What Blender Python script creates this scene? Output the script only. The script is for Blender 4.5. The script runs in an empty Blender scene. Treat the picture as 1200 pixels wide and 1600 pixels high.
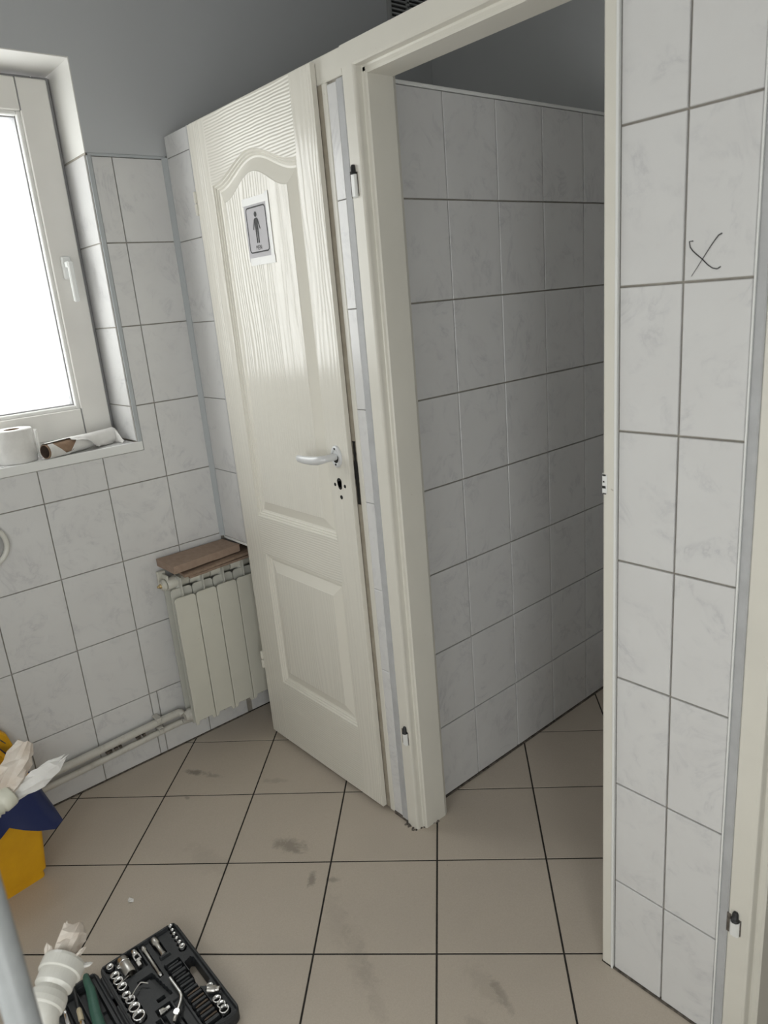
import bpy, math, random
import numpy as np
from mathutils import Vector, Matrix
from mathutils.geometry import tessellate_polygon
random.seed(7)
RNG = np.random.default_rng(7)
SC = bpy.context.scene
COL = SC.collection

# ------------------------------------------------------------------ camera
cam_d = bpy.data.cameras.new('camera'); cam = bpy.data.objects.new('camera', cam_d); COL.objects.link(cam)
R_ = ((0.65374884, 0.7520888, -0.08351583), (0.16148808, -0.24648702, -0.95559706), (-0.73927942, 0.61123366, -0.28259398))
C_ = (2.33247359, -1.1588129, 1.51680225)
cam.matrix_world = Matrix(((R_[0][0], -R_[1][0], -R_[2][0], C_[0]), (R_[0][1], -R_[1][1], -R_[2][1], C_[1]),
                           (R_[0][2], -R_[1][2], -R_[2][2], C_[2]), (0, 0, 0, 1)))
cam_d.sensor_fit = 'VERTICAL'; cam_d.sensor_height = 36; cam_d.lens = 36 * 1133.56 / 1600
cam_d.clip_start = .02
cam_d.dof.use_dof = True; cam_d.dof.focus_distance = 2.2; cam_d.dof.aperture_fstop = 7.5
SC.camera = cam

# ------------------------------------------------------------------ sky and exposure
W = bpy.data.worlds.new('sky'); SC.world = W; W.use_nodes = True
bg = W.node_tree.nodes['Background']; bg.inputs[0].default_value = (1.0, .978, .98, 1); bg.inputs[1].default_value = 5.5
SC.view_settings.view_transform = 'Standard'; SC.view_settings.look = 'None'
SC.view_settings.gamma = 1; SC.view_settings.use_curve_mapping = False
SC.view_settings.exposure = 0.16

# the room: window wall x=0, row of cubicles beyond y=0, camera side y<0
XR, YN, YB, ZC = 3.0, -2.0, 1.222, 2.8
WY0, WY1, WZ0, WZ1 = -1.20, -.25, 1.130, 2.25       # window opening
NX0, NX1, NZ0, NZ1 = -1.75, -1.05, .06, 1.75         # glazed door added out of view, right of the camera, as fill light
QX0, QX1, QZ0, QZ1 = 1.30, 2.20, .70, 1.45             # window added behind the camera to let in more fill
def portal(name, loc, rot, sx, sy):
    l = bpy.data.lights.new(name, 'AREA'); l.shape = 'RECTANGLE'; l.size = sx; l.size_y = sy; l.cycles.is_portal = True
    o = bpy.data.objects.new(name, l); o.location = loc; o.rotation_euler = rot; COL.objects.link(o)
portal('window_portal', (-.22, (WY0+WY1)/2, (WZ0+WZ1)/2), (0, -math.pi/2, 0), WZ1-WZ0, WY1-WY0)
portal('fill_window_portal', ((QX0+QX1)/2, YN-.08, (QZ0+QZ1)/2), (math.pi/2, 0, 0), QX1-QX0, QZ1-QZ0)
portal('fill_door_portal', (XR+.08, (NX0+NX1)/2, (NZ0+NZ1)/2), (0, math.pi/2, 0), NZ1-NZ0, NX1-NX0)

# ------------------------------------------------------------------ materials
def mat(name, col, rough=.5, metal=0, spec=.5, **kw):
    m = bpy.data.materials.new(name); m.use_nodes = True
    b = m.node_tree.nodes['Principled BSDF']
    b.inputs['Base Color'].default_value = (*col, 1); b.inputs['Roughness'].default_value = rough
    b.inputs['Metallic'].default_value = metal; b.inputs['Specular IOR Level'].default_value = spec
    for k, v in kw.items(): b.inputs[k].default_value = v
    return m
class N:
    def __init__(s, m): s.t = m.node_tree; s.b = s.t.nodes['Principled BSDF']
    def n(s, typ, **kw):
        x = s.t.nodes.new(typ)
        for k, v in kw.items():
            if k.startswith('i_'):
                x.inputs[int(k[2:]) if k[2:].isdigit() else k[2:]].default_value = v
            else: setattr(x, k, v)
        return x
    def l(s, a, b): s.t.links.new(a, b)
    def ramp(s, fac, stops):
        r = s.n('ShaderNodeValToRGB'); e = r.color_ramp.elements
        while len(e) < len(stops): e.new(.5)
        for q, (p, c) in zip(e, stops): q.position = p; q.color = (*c, 1) if len(c) == 3 else c
        s.l(fac, r.inputs[0]); return r.outputs[0]
    def coords(s, scale=(1, 1, 1), rnd=True):
        tc = s.n('ShaderNodeTexCoord'); mp = s.n('ShaderNodeMapping'); mp.inputs['Scale'].default_value = scale
        s.l(tc.outputs['Object'], mp.inputs[0])
        if rnd:
            oi = s.n('ShaderNodeObjectInfo'); mu = s.n('ShaderNodeMath', operation='MULTIPLY', i_1=37.0)
            s.l(oi.outputs['Random'], mu.inputs[0])
            cb = s.n('ShaderNodeCombineXYZ')
            for k in range(3): s.l(mu.outputs[0], cb.inputs[k])
            s.l(cb.outputs[0], mp.inputs[1])
        return mp.outputs[0]
    def noise(s, vec, scale, detail=4, rough=.55, dist=0):
        x = s.n('ShaderNodeTexNoise'); x.inputs['Scale'].default_value = scale; x.inputs['Detail'].default_value = detail
        x.inputs['Roughness'].default_value = rough; x.inputs['Distortion'].default_value = dist
        s.l(vec, x.inputs['Vector']); return x.outputs['Fac']
    def mix(s, f, a, b, mode='MIX'):
        x = s.n('ShaderNodeMix', data_type='RGBA', blend_type=mode)
        for sock, v in ((x.inputs[0], f), (x.inputs[6], a), (x.inputs[7], b)):
            if isinstance(v, (int, float)): sock.default_value = v
            elif isinstance(v, tuple): sock.default_value = (*v, 1)
            else: s.l(v, sock)
        return x.outputs[2]
    def bump(s, h, strength=.2, dist=.002):
        x = s.n('ShaderNodeBump'); x.inputs['Strength'].default_value = strength; x.inputs['Distance'].default_value = dist
        s.l(h, x.inputs['Height']); s.l(x.outputs[0], s.b.inputs['Normal'])

def wall_tile_mat():
    m = mat('wall_tile_glaze', (.70, .705, .71), .22); n = N(m)
    v = n.coords()
    warp = n.noise(v, 11, 3, .6, .8)
    vein = n.n('ShaderNodeMath', operation='SUBTRACT', i_1=.5); n.l(n.noise(v, 6, 6, .62, 2.2), vein.inputs[0])
    ab = n.n('ShaderNodeMath', operation='ABSOLUTE'); n.l(vein.outputs[0], ab.inputs[0])
    f = n.ramp(ab.outputs[0], [(0, (1, 1, 1)), (.035, (.35, .35, .35)), (.1, (0, 0, 0))])
    mask = n.ramp(warp, [(.46, (0, 0, 0)), (.68, (1, 1, 1))])
    f2 = n.mix(1.0, f, mask, 'MULTIPLY')
    c = n.mix(f2, (.715, .715, .715), (.585, .585, .60))
    cloud = n.ramp(n.noise(v, 9, 4), [(.35, (0, 0, 0)), (.75, (.45, .45, .45))])
    c = n.mix(cloud, c, (.655, .648, .648))
    n.l(c, n.b.inputs['Base Color'])
    n.bump(n.noise(v, 14, 2), .06, .004)
    return m
def floor_tile_mat():
    m = mat('floor_tile_stoneware', (.36, .33, .29), .38); n = N(m)
    v = n.coords(); tcw = n.n('ShaderNodeNewGeometry').outputs['Position']
    fine = n.noise(v, 320, 3, .7)
    c = n.mix(n.ramp(fine, [(.3, (0, 0, 0)), (.75, (1, 1, 1))]), (.50, .435, .36), (.575, .51, .435))
    big = n.noise(tcw, 2.3, 4, .6)
    c = n.mix(n.ramp(big, [(.42, (0, 0, 0)), (.75, (.35, .35, .35))]), c, (.43, .38, .325))
    spk = n.noise(tcw, 60, 3, .7)
    c = n.mix(n.ramp(spk, [(.69, (0, 0, 0)), (.78, (.35, .35, .35))]), c, (.13, .115, .10))
    # scuffs and shoe marks: (x, y, length, width, angle, strength)
    ns = n.noise(tcw, 34, 5, .75, .6)
    for (x, y, a, b, ang, st) in ((.196, -.335, .050, .016, .62, .8), (.262, -.30, .035, .011, .62, .45), (.44, -.17, .05, .015, .75, .3), (.735, -.303, .062, .030, .55, .62),
                                  (.886, -.335, .034, .014, -.75, .65), (.93, -.295, .025, .012, .7, .5), (1.17, -.40, .13, .030, -.45, .16), (1.26, -.43, .14, .022, -.42, .17), (1.05, -.37, .10, .03, -.5, .14),
                                  (1.47, -.23, .055, .014, -.35, .40), (1.43, -.24, .07, .03, -.2, .18), (1.49, -.32, .04, .02, .3, .22), (.61, -.50, .10, .04, .2, .18), (.30, -.42, .012, .008, 0, .5)):
        mp = n.n('ShaderNodeMapping'); mp.vector_type = 'TEXTURE'
        mp.inputs['Location'].default_value = (x, y, 0); mp.inputs['Rotation'].default_value = (0, 0, ang); mp.inputs['Scale'].default_value = (a, b, 1)
        n.l(tcw, mp.inputs[0])
        ln = n.n('ShaderNodeVectorMath', operation='LENGTH'); n.l(mp.outputs[0], ln.inputs[0])
        su = n.n('ShaderNodeMath', operation='MULTIPLY_ADD', i_1=2.4, i_2=-1.25); n.l(ns, su.inputs[0])
        ad = n.n('ShaderNodeMath', operation='ADD'); n.l(ln.outputs['Value'], ad.inputs[0]); n.l(su.outputs[0], ad.inputs[1])
        f = n.ramp(ad.outputs[0], [(.35, (st,)*3), (1.0, (0, 0, 0))])
        c = n.mix(f, c, (.20, .172, .142))
    n.l(c, n.b.inputs['Base Color'])
    rr = n.n('ShaderNodeMapRange'); rr.inputs[3].default_value = .30; rr.inputs[4].default_value = .48; n.l(big, rr.inputs[0]); n.l(rr.outputs[0], n.b.inputs['Roughness'])
    n.bump(fine, .10, .001)
    return m
def paint_mat(name, col, rough=.75):
    m = mat(name, col, rough, spec=.3); n = N(m); v = n.coords(rnd=False)
    n.bump(n.noise(v, 140, 3), .12, .001)
    return m
def gloss_white_mat(name, col, rough=.3, dirt=True):
    m = mat(name, col, rough); n = N(m); v = n.coords()
    c = n.mix(n.ramp(n.noise(v, 7, 3), [(.4, (0, 0, 0)), (.8, (.5, .5, .5))]), col, tuple(k*.9 for k in col))
    if dirt:
        c = n.mix(n.ramp(n.noise(v, 55, 4, .7), [(.70, (0, 0, 0)), (.76, (.6, .6, .6))]), c, (.30, .26, .2))
    n.l(c, n.b.inputs['Base Color']); n.bump(n.noise(v, 60, 2), .05, .001)
    return m
def door_mat():
    m = mat('door_cream_gloss', (.76, .737, .668), .20, spec=.55); n = N(m)
    tc = n.n('ShaderNodeTexCoord').outputs['Object']
    sp0 = n.n('ShaderNodeSeparateXYZ'); n.l(tc, sp0.inputs[0])
    def grain(sc, axis, freq, amp):
        mp = n.n('ShaderNodeMapping'); mp.inputs['Scale'].default_value = sc; n.l(tc, mp.inputs[0])
        w = n.n('ShaderNodeTexNoise'); w.inputs['Scale'].default_value = 1; w.inputs['Detail'].default_value = 3; n.l(mp.outputs[0], w.inputs['Vector'])
        am = n.n('ShaderNodeMath', operation='MULTIPLY', i_1=amp); n.l(w.outputs['Fac'], am.inputs[0])
        ma = n.n('ShaderNodeMath', operation='MULTIPLY_ADD', i_1=freq); n.l(sp0.outputs[axis], ma.inputs[0]); n.l(am.outputs[0], ma.inputs[2])
        sn = n.n('ShaderNodeMath', operation='SINE'); n.l(ma.outputs[0], sn.inputs[0]); return sn.outputs[0]
    gv = grain((9, 1, 1.1), 0, 420.0, 46.0); gh = grain((5, 1, 9), 2, 800.0, 13.0)
    sep = n.n('ShaderNodeSeparateXYZ'); n.l(tc, sep.inputs[0])
    def rng(sock, a, b):
        g = n.n('ShaderNodeMath', operation='GREATER_THAN', i_1=a); n.l(sock, g.inputs[0])
        l = n.n('ShaderNodeMath', operation='LESS_THAN', i_1=b); n.l(sock, l.inputs[0])
        p = n.n('ShaderNodeMath', operation='MULTIPLY'); n.l(g.outputs[0], p.inputs[0]); n.l(l.outputs[0], p.inputs[1]); return p.outputs[0]
    zr = n.n('ShaderNodeMath', operation='MAXIMUM'); n.l(rng(sep.outputs[2], 1.868, 2.2), zr.inputs[0]); n.l(rng(sep.outputs[2], .725, .872), zr.inputs[1])
    z2 = n.n('ShaderNodeMath', operation='MAXIMUM'); n.l(zr.outputs[0], z2.inputs[0]); n.l(rng(sep.outputs[2], -1, .25), z2.inputs[1])
    k = n.n('ShaderNodeMath', operation='MULTIPLY'); n.l(z2.outputs[0], k.inputs[0]); n.l(rng(sep.outputs[0], .1, .535), k.inputs[1])
    mx = n.n('ShaderNodeMix', data_type='FLOAT'); n.l(k.outputs[0], mx.inputs[0]); n.l(gv, mx.inputs[2]); n.l(gh, mx.inputs[3])
    n.bump(mx.outputs[0], .34, .0008)
    return m
def metal_mat(name, col, rough=.25):
    m = mat(name, col, rough, 1); n = N(m); v = n.coords()
    rr = n.n('ShaderNodeMapRange'); rr.inputs[3].default_value = rough*.8; rr.inputs[4].default_value = rough*1.5
    n.l(n.noise(v, 120, 3), rr.inputs[0]); n.l(rr.outputs[0], n.b.inputs['Roughness']); return m
def noisy(name, a, b, scale, rough=.6, bump=.1, lo=.35, hi=.7, **kw):
    m = mat(name, a, rough, **kw); n = N(m); v = n.coords(); f = n.noise(v, scale, 4, .6)
    n.l(n.mix(n.ramp(f, [(lo, (0, 0, 0)), (hi, (1, 1, 1))]), a, b), n.b.inputs['Base Color'])
    if bump: n.bump(f, bump, .002)
    return m
M = dict(
    tile=wall_tile_mat(), ftile=floor_tile_mat(),
    grout=noisy('wall_grout', (.40, .375, .33), (.30, .275, .24), 40, .9),
    fgrout=noisy('floor_grout', (.018, .016, .014), (.04, .035, .03), 60, .95),
    grey=paint_mat('grey_wall_paint', (.53, .547, .565)), white=paint_mat('white_paint', (.78, .775, .75)),
    ceil=paint_mat('ceiling_paint', (.82, .81, .79)),
    cream=gloss_white_mat('frame_cream_gloss', (.755, .735, .668), .32), door=door_mat(), doorp=mat('door_cream_plain', (.78, .757, .685), .27, spec=.4),
    upvc=gloss_white_mat('window_plastic', (.80, .785, .75), .35, False), seal_shade=mat('grey_seal_and_frame_shade', (.34, .34, .35), .7),
    bead=mat('white_glazing_bead', (.85, .85, .83), .3),
    rebate=noisy('brownish_rebate', (.42, .38, .31), (.33, .29, .23), 25, .7), trim=mat('bluish_grey_trim', (.46, .49, .51), .4), filler=noisy('grey_filler', (.50, .508, .52), (.43, .435, .445), 20, .5), wtrim=mat('white_trim', (.82, .83, .82), .3),
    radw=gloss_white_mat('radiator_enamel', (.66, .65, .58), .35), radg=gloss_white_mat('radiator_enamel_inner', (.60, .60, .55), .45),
    pipe=noisy('painted_pipe', (.60, .585, .54), (.45, .42, .37), 30, .45, .1, .55, .8),
    dark=mat('dark_gap', (.012, .011, .010), .8), black=mat('black_plastic', (.018, .019, .021), .42), blackink=mat('black_ink', (.012, .012, .013), .6),
    board=noisy('brown_fibreboard', (.36, .265, .205), (.30, .215, .165), 60, .85), boarde=noisy('brown_fibreboard_edge', (.24, .17, .125), (.33, .24, .18), 90, .9),
    yellow=noisy('yellow_plastic', (.78, .41, .008), (.70, .35, .006), 12, .38, .04), bag=mat('blue_bag_film', (.012, .022, .095), .32),
    pvc=noisy('white_pvc', (.74, .735, .69), (.66, .65, .60), 14, .3, .02), pvcy=noisy('cream_flexible_plastic', (.70, .70, .60), (.62, .61, .52), 20, .4, .03),
    paper=noisy('white_tissue', (.80, .79, .77), (.72, .71, .69), 30, .9, .25), paperd=noisy('damp_brown_tissue', (.62, .53, .45), (.76, .71, .65), 22, .9, .3),
    card=noisy('cardboard_core', (.33, .22, .15), (.26, .17, .11), 50, .85), cardin=mat('cardboard_inside', (.10, .07, .055), .9),
    sign=mat('sign_sheet', (.52, .51, .535), .5, spec=.3), tape=mat('clear_tape', (.66, .66, .64), .14), 
    chrome=metal_mat('chrome_steel', (.80, .80, .80), .18), steel=metal_mat('satin_steel', (.60, .585, .56), .3), brass=metal_mat('brass_plug', (.55, .42, .22), .35),
    green=noisy('green_rubber_grip', (.035, .115, .085), (.05, .15, .11), 40, .45, .06), ivory=mat('ivory_plastic', (.60, .52, .36), .4),
    case=noisy('tool_case_plastic', (.020, .022, .025), (.030, .033, .036), 300, .45, .15), bronze=metal_mat('dark_bit_steel', (.16, .125, .10), .4),
    alu=mat('handle_aluminium', (.70, .71, .72), .34, .1), post=noisy('light_grey_pole', (.33, .345, .35), (.29, .305, .31), 30, .4, 0), grille=mat('vent_plastic', (.36, .37, .37), .5),
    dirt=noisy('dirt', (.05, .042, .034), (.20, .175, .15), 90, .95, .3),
)
def glass_mat():
    m = bpy.data.materials.new('window_glass'); m.use_nodes = True; t = m.node_tree; t.nodes.clear()
    o = t.nodes.new('ShaderNodeOutputMaterial'); mx = t.nodes.new('ShaderNodeMixShader'); tr = t.nodes.new('ShaderNodeBsdfTransparent'); gl = t.nodes.new('ShaderNodeBsdfGlossy')
    gl.inputs['Roughness'].default_value = .02; mx.inputs[0].default_value = .07; tr.inputs[0].default_value = (.95, .97, .96, 1)
    t.links.new(tr.outputs[0], mx.inputs[1]); t.links.new(gl.outputs[0], mx.inputs[2]); t.links.new(mx.outputs[0], o.inputs[0]); return m
M['glass'] = glass_mat()

# ------------------------------------------------------------------ helpers
def tag(o, label=None, cat=None, group=None, kind=None):
    if label: o['label'] = label
    if cat: o['category'] = cat
    if group: o['group'] = group
    if kind: o['kind'] = kind
    return o
def wloc(o):
    p = Vector((0, 0, 0))
    while o is not None: p += Vector(o.location); o = o.parent
    return p
def empty(name, loc=(0, 0, 0), parent=None):
    o = bpy.data.objects.new(name, None); COL.objects.link(o); o.empty_display_size = .05; o.location = loc
    if parent: o.parent = parent; o.location = Vector(loc) - wloc(parent)
    return o
class MB:
    """collects geometry in world coordinates"""
    def __init__(s): s.v = []; s.f = []; s.sm = []
    def add(s, vs, fs, smooth=False):
        b = len(s.v); s.v += [tuple(p) for p in vs]; s.f += [tuple(b+i for i in f) for f in fs]; s.sm += [smooth]*len(fs); return s
    def box(s, x0, x1, y0, y1, z0, z1, bev=0):
        x0, x1 = min(x0, x1), max(x0, x1); y0, y1 = min(y0, y1), max(y0, y1); z0, z1 = min(z0, z1), max(z0, z1)
        if bev <= 0:
            v = [(x, y, z) for x in (x0, x1) for y in (y0, y1) for z in (z0, z1)]
            return s.add(v, [(0, 1, 3, 2), (4, 6, 7, 5), (0, 4, 5, 1), (2, 3, 7, 6), (0, 2, 6, 4), (1, 5, 7, 3)])
        b = min(bev, (x1-x0)*.45, (y1-y0)*.45, (z1-z0)*.45); v = []; idx = {}
        X = (x0, x1); Y = (y0, y1); Z = (z0, z1)
        for i in (0, 1):
            for j in (0, 1):
                for k in (0, 1):
                    sx, sy, sz = (1, -1)[i]*b, (1, -1)[j]*b, (1, -1)[k]*b
                    idx[i, j, k, 0] = len(v); v.append((X[i], Y[j]+sy, Z[k]+sz))
                    idx[i, j, k, 1] = len(v); v.append((X[i]+sx, Y[j], Z[k]+sz))
                    idx[i, j, k, 2] = len(v); v.append((X[i]+sx, Y[j]+sy, Z[k]))
        f = []
        for a in (0, 1, 2):
            o = [q for q in (0, 1, 2) if q != a]
            for e in (0, 1):
                q = []
                for (p, r) in ((0, 0), (1, 0), (1, 1), (0, 1)):
                    k = [0, 0, 0]; k[a] = e; k[o[0]] = p; k[o[1]] = r; q.append(idx[(*k, a)])
                f.append(q)
        for a in (0, 1, 2):
            o = [q for q in (0, 1, 2) if q != a]
            for p in (0, 1):
                for r in (0, 1):
                    k0 = [0, 0, 0]; k1 = [0, 0, 0]; k0[o[0]] = k1[o[0]] = p; k0[o[1]] = k1[o[1]] = r; k1[a] = 1
                    f.append([idx[(*k0, o[0])], idx[(*k1, o[0])], idx[(*k1, o[1])], idx[(*k0, o[1])]])
        for i in (0, 1):
            for j in (0, 1):
                for k in (0, 1): f.append([idx[i, j, k, 0], idx[i, j, k, 1], idx[i, j, k, 2]])
        return s.add(v, f)
    def rings(s, rings, cap0=True, cap1=True, smooth=True, closed=True):
        n = len(rings[0]); v = [p for r in rings for p in r]; f = []
        for i in range(len(rings)-1):
            for j in range(n if closed else n-1):
                k = (j+1) % n; f.append((i*n+j, i*n+k, (i+1)*n+k, (i+1)*n+j))
        s.add(v, f, smooth)
        if cap0: s.add(rings[0], [tuple(range(n))[::-1]])
        if cap1: s.add(rings[-1], [tuple(range(n))])
        return s
    def lathe(s, p, axis, prof, n=16, cap0=True, cap1=True, smooth=True, flat=None):
        """prof: (distance along axis, radius)"""
        a = Vector(axis).normalized(); u = a.orthogonal().normalized(); w = a.cross(u); p = Vector(p)
        R = []
        for (d, r) in prof:
            R.append([p + a*d + (u*math.cos(2*math.pi*j/n) + w*math.sin(2*math.pi*j/n))*r for j in range(n)])
        return s.rings(R, cap0, cap1, smooth)
    def tube(s, pts, r, n=10, cap=True):
        pts = [Vector(p) for p in pts]; R = []; up = None
        rr = r if isinstance(r, (list, tuple)) else [r]*len(pts)
        for i, p in enumerate(pts):
            t = (pts[min(i+1, len(pts)-1)] - pts[max(i-1, 0)]).normalized()
            if up is None: up = t.orthogonal().normalized()
            up = (up - t*up.dot(t)).normalized(); w = t.cross(up)
            R.append([p + (up*math.cos(2*math.pi*j/n) + w*math.sin(2*math.pi*j/n))*rr[i] for j in range(n)])
        return s.rings(R, cap, cap)
    def prism(s, poly, h0, h1, fr=None, bev=0):
        """convex polygon (a, b) extruded along c; fr maps (a, b, c) to the world"""
        fr = fr or (lambda a, b, c: (a, b, c)); n = len(poly)
        if sum(poly[i][0]*poly[(i+1) % n][1]-poly[(i+1) % n][0]*poly[i][1] for i in range(n)) < 0: poly = poly[::-1]
        rs = [[fr(a, b, h0) for a, b in poly]]
        if bev:
            rs.append([fr(a, b, h1-bev) for a, b in poly]); rs.append([fr(a, b, h1) for a, b in offset(poly, bev)])
        else: rs.append([fr(a, b, h1) for a, b in poly])
        return s.rings(rs, True, True, False)
    def build(s, name, m, parent=None, kind=None, at=None):
        loc = Vector(at) if at is not None else (wloc(parent) if parent is not None else Vector((0, 0, 0)))
        me = bpy.data.meshes.new(name)
        me.from_pydata([tuple(Vector(p)-loc) for p in s.v], [], s.f); me.polygons.foreach_set('use_smooth', s.sm); me.materials.append(m); me.update()
        o = bpy.data.objects.new(name, me); COL.objects.link(o)
        if parent is not None: o.parent = parent; o.location = loc - wloc(parent)
        else: o.location = loc
        if kind: o['kind'] = kind
        return o
def offset(poly, d):
    """inset a counter-clockwise polygon by d"""
    n = len(poly); out = []
    for i in range(n):
        p0, p1, p2 = Vector(poly[i-1]), Vector(poly[i]), Vector(poly[(i+1) % n])
        e1 = (p1-p0).normalized(); e2 = (p2-p1).normalized(); n1 = Vector((-e1.y, e1.x)); n2 = Vector((-e2.y, e2.x))
        k = (n1+n2)/max(.3, 1+n1.dot(n2)); out.append((p1.x+k.x*d, p1.y+k.y*d))
    return out
def clip(poly, ax, val, keep_less):
    out = []
    for i in range(len(poly)):
        a, b = poly[i-1], poly[i]; da, db = a[ax]-val, b[ax]-val
        if not keep_less: da, db = -da, -db
        if (da <= 0) != (db <= 0):
            t = da/(da-db); out.append((a[0]+(b[0]-a[0])*t, a[1]+(b[1]-a[1])*t))
        if db <= 0: out.append(b)
    return out
_tiles = {}
def tile_obj(parent, fr_o, u, v, nrm, a0, a1, b0, b1, th=.006, proud=.0, m=None, gap=.0015, name='tile'):
    """rectangular tile: in-plane axes u, v, front face along nrm at fr_o"""
    a0, a1, b0, b1 = a0+gap, a1-gap, b0+gap, b1-gap; w, h = a1-a0, b1-b0
    if w < .003 or h < .003: return None
    u, v, nrm = Vector(u), Vector(v), Vector(nrm)
    key = (round(w, 4), round(h, 4), tuple(u), tuple(nrm), m and m.name)
    c = Vector(fr_o) + u*(a0+a1)/2 + v*(b0+b1)/2
    if key not in _tiles:
        q = MB(); pl = [(-w/2, -h/2), (w/2, -h/2), (w/2, h/2), (-w/2, h/2)]
        q.prism(pl, -th, 0, lambda a, b, cc: u*a+v*b+nrm*cc, min(.0011, w*.2))
        if u.cross(v).dot(nrm) < 0: q.f = [f[::-1] for f in q.f]
        o = q.build(name, m or M['tile'], None); _tiles[key] = o.data
    else:
        o = bpy.data.objects.new(name, _tiles[key]); COL.objects.link(o)
    o.parent = parent; o.location = c + nrm*(proud+random.uniform(-.0002, .0003)) - wloc(parent)
    return o

# ------------------------------------------------------------------ setting: floor, ceiling, walls
fl = MB().box(-.3, XR+.1, YN-.1, YB+.1, -.06, -.0016).build('floor', M['fgrout'], kind='structure')
s = .3008; ph = .78184; e1 = Vector((math.cos(ph), math.sin(ph))); e2 = Vector((math.sin(ph), -math.cos(ph))); O = Vector((.2341, -.46874))
for i in range(-9, 12):
    for j in range(-9, 12):
        q = [O+e1*s*(i+a)+e2*s*(j+b) for a, b in ((0, 0), (0, 1), (1, 1), (1, 0))]
        q = offset([tuple(p) for p in q], .0024)
        for ax, val, less in ((0, .001, False), (0, XR-.001, True), (1, YN+.001, False), (1, YB-.001, True)):
            if q: q = clip(q, ax, val, less)
        if len(q) < 3: continue
        A = abs(sum(q[k-1][0]*q[k][1]-q[k][0]*q[k-1][1] for k in range(len(q))))/2
        if A < .00003: continue
        cx, cy = sum(p[0] for p in q)/len(q), sum(p[1] for p in q)/len(q)
        MB().prism(q, -.008, 0, None, .0007).build('tile', M['ftile'], fl, at=(cx, cy, 0))
MB().box(-.3, XR+.1, YN-.1, YB+.1, ZC, ZC+.08).build('ceiling', M['ceil'], kind='structure')

# window wall ------------------------------------------------------
wl = MB()
wl.box(-.30, -.006, YN-.1, WY0, 0, ZC); wl.box(-.30, -.006, WY1, YB+.1, 0, ZC)
wl.box(-.30, -.006, WY0, WY1, 0, WZ0-.008); wl.box(-.30, -.006, WY0, WY1, WZ1, ZC)
wl = wl.build('wall_left', M['grout'], kind='structure')
pt = MB()
pt.box(-.006, -.001, YN, WY0, 2.0, ZC); pt.box(-.006, -.001, WY0, WY1, WZ1, ZC); pt.box(-.006, -.001, WY1, YB, 2.0, ZC)
pt.build('painted_upper_wall', M['grey'], wl)
MB().box(-.004, .0025, WY1+.004, 0, 1.992, 2.0, .001).build('tile_cap', M['trim'], wl)
UX, UZ, NXp = (0, 1, 0), (0, 0, 1), (1, 0, 0)
RH = .25; TW = .2013; yc = [-.1728-k*TW for k in range(0, 10)]          # joints, to the left of the corner
def left_tile(y0, y1, z0, z1): tile_obj(wl, (0, 0, 0), UX, UZ, NXp, y0, y1, z0, z1)
cols = [(yc[0], -.008)] + [(yc[k+1], yc[k]) for k in range(8)]
for r in range(8):
    for ci, (y0, y1) in enumerate(cols):
        z0, z1 = r*RH-.003, (r+1)*RH-.008 if r == 7 else (r+1)*RH-.003
        if r == 0: z0 = .002
        if z1 > WZ0 and y0 < WY1 and y1 > WY0:                         # beside / under the window
            if z0 < WZ0-.03 and r == 4: (left_tile(y0, y1, z0, WZ0-.028) if y1 <= WY1+.02 else None)
            if y1 > WY1+.02:
                if r == 4:
                    Lp = [(y0+.0015, z0+.0015), (y1-.0015, z0+.0015), (y1-.0015, z1-.0015), (WY1+.0145, z1-.0015), (WY1+.0145, WZ0-.0295), (y0+.0015, WZ0-.0295)]
                    MB().prism(Lp, -.006, 0, lambda a, b, c: (c, a, b), .0016).build('tile', M['tile'], wl, at=(0, (y0+y1)/2, (z0+z1)/2))
                else: left_tile(max(y0, WY1+.013), y1, z0, z1)
            continue
        if r == 0 and ci == 2:
            left_tile(y0, y1, z0, z1); continue
        if r == 0 and ci == 1:
            left_tile(y0, y0+.027, z0, z1); left_tile(y0+.027, y1, z0, z1); continue
        left_tile(y0, y1, z0, z1)
for r in range(8):                                                     # in the first cubicle, glimpsed past the radiator
    for k in range(6): left_tile(.008+k*TW if k else .012, .008+(k+1)*TW, max(.002, r*RH-.003), (r+1)*RH-.004)
ct = [(-.004, -.0135), (.0025, -.0135), (.0045, -.0115), (.0125, -.0035), (.0135, .0), (.0135, .006), (-.004, .006)]
MB().rings([[(a, b, .738) for a, b in ct], [(a, b, 1.995) for a, b in ct]], True, True, False).build('corner_trim', M['trim'], wl)
MB().box(-.002, .0035, WY1-.001, WY1+.013, WZ0-.026, 1.993, .0015).build('reveal_trim', M['trim'], wl)
# reveals
MB().box(-.30, -.0008, WY1-.003, WY1, 2.0, WZ1).box(-.30, -.0008, WY0, WY1-.003, WZ1-.003, WZ1).box(-.30, -.0008, WY0, WY0+.003, WZ0, WZ1-.003).build('painted_reveal', M['white'], wl)
MB().box(-.17, -.001, WY1-.002, WY1+.0, WZ0, 2.0).build('reveal_backing', M['grout'], wl)
zz = [WZ0+.002, 1.247, 1.497, 1.747, 1.994]
for a, b in zip(zz[:-1], zz[1:]): tile_obj(wl, (0, WY1-.006, 0), (1, 0, 0), UZ, (0, -1, 0), -.20, -.001, a, b)
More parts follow.
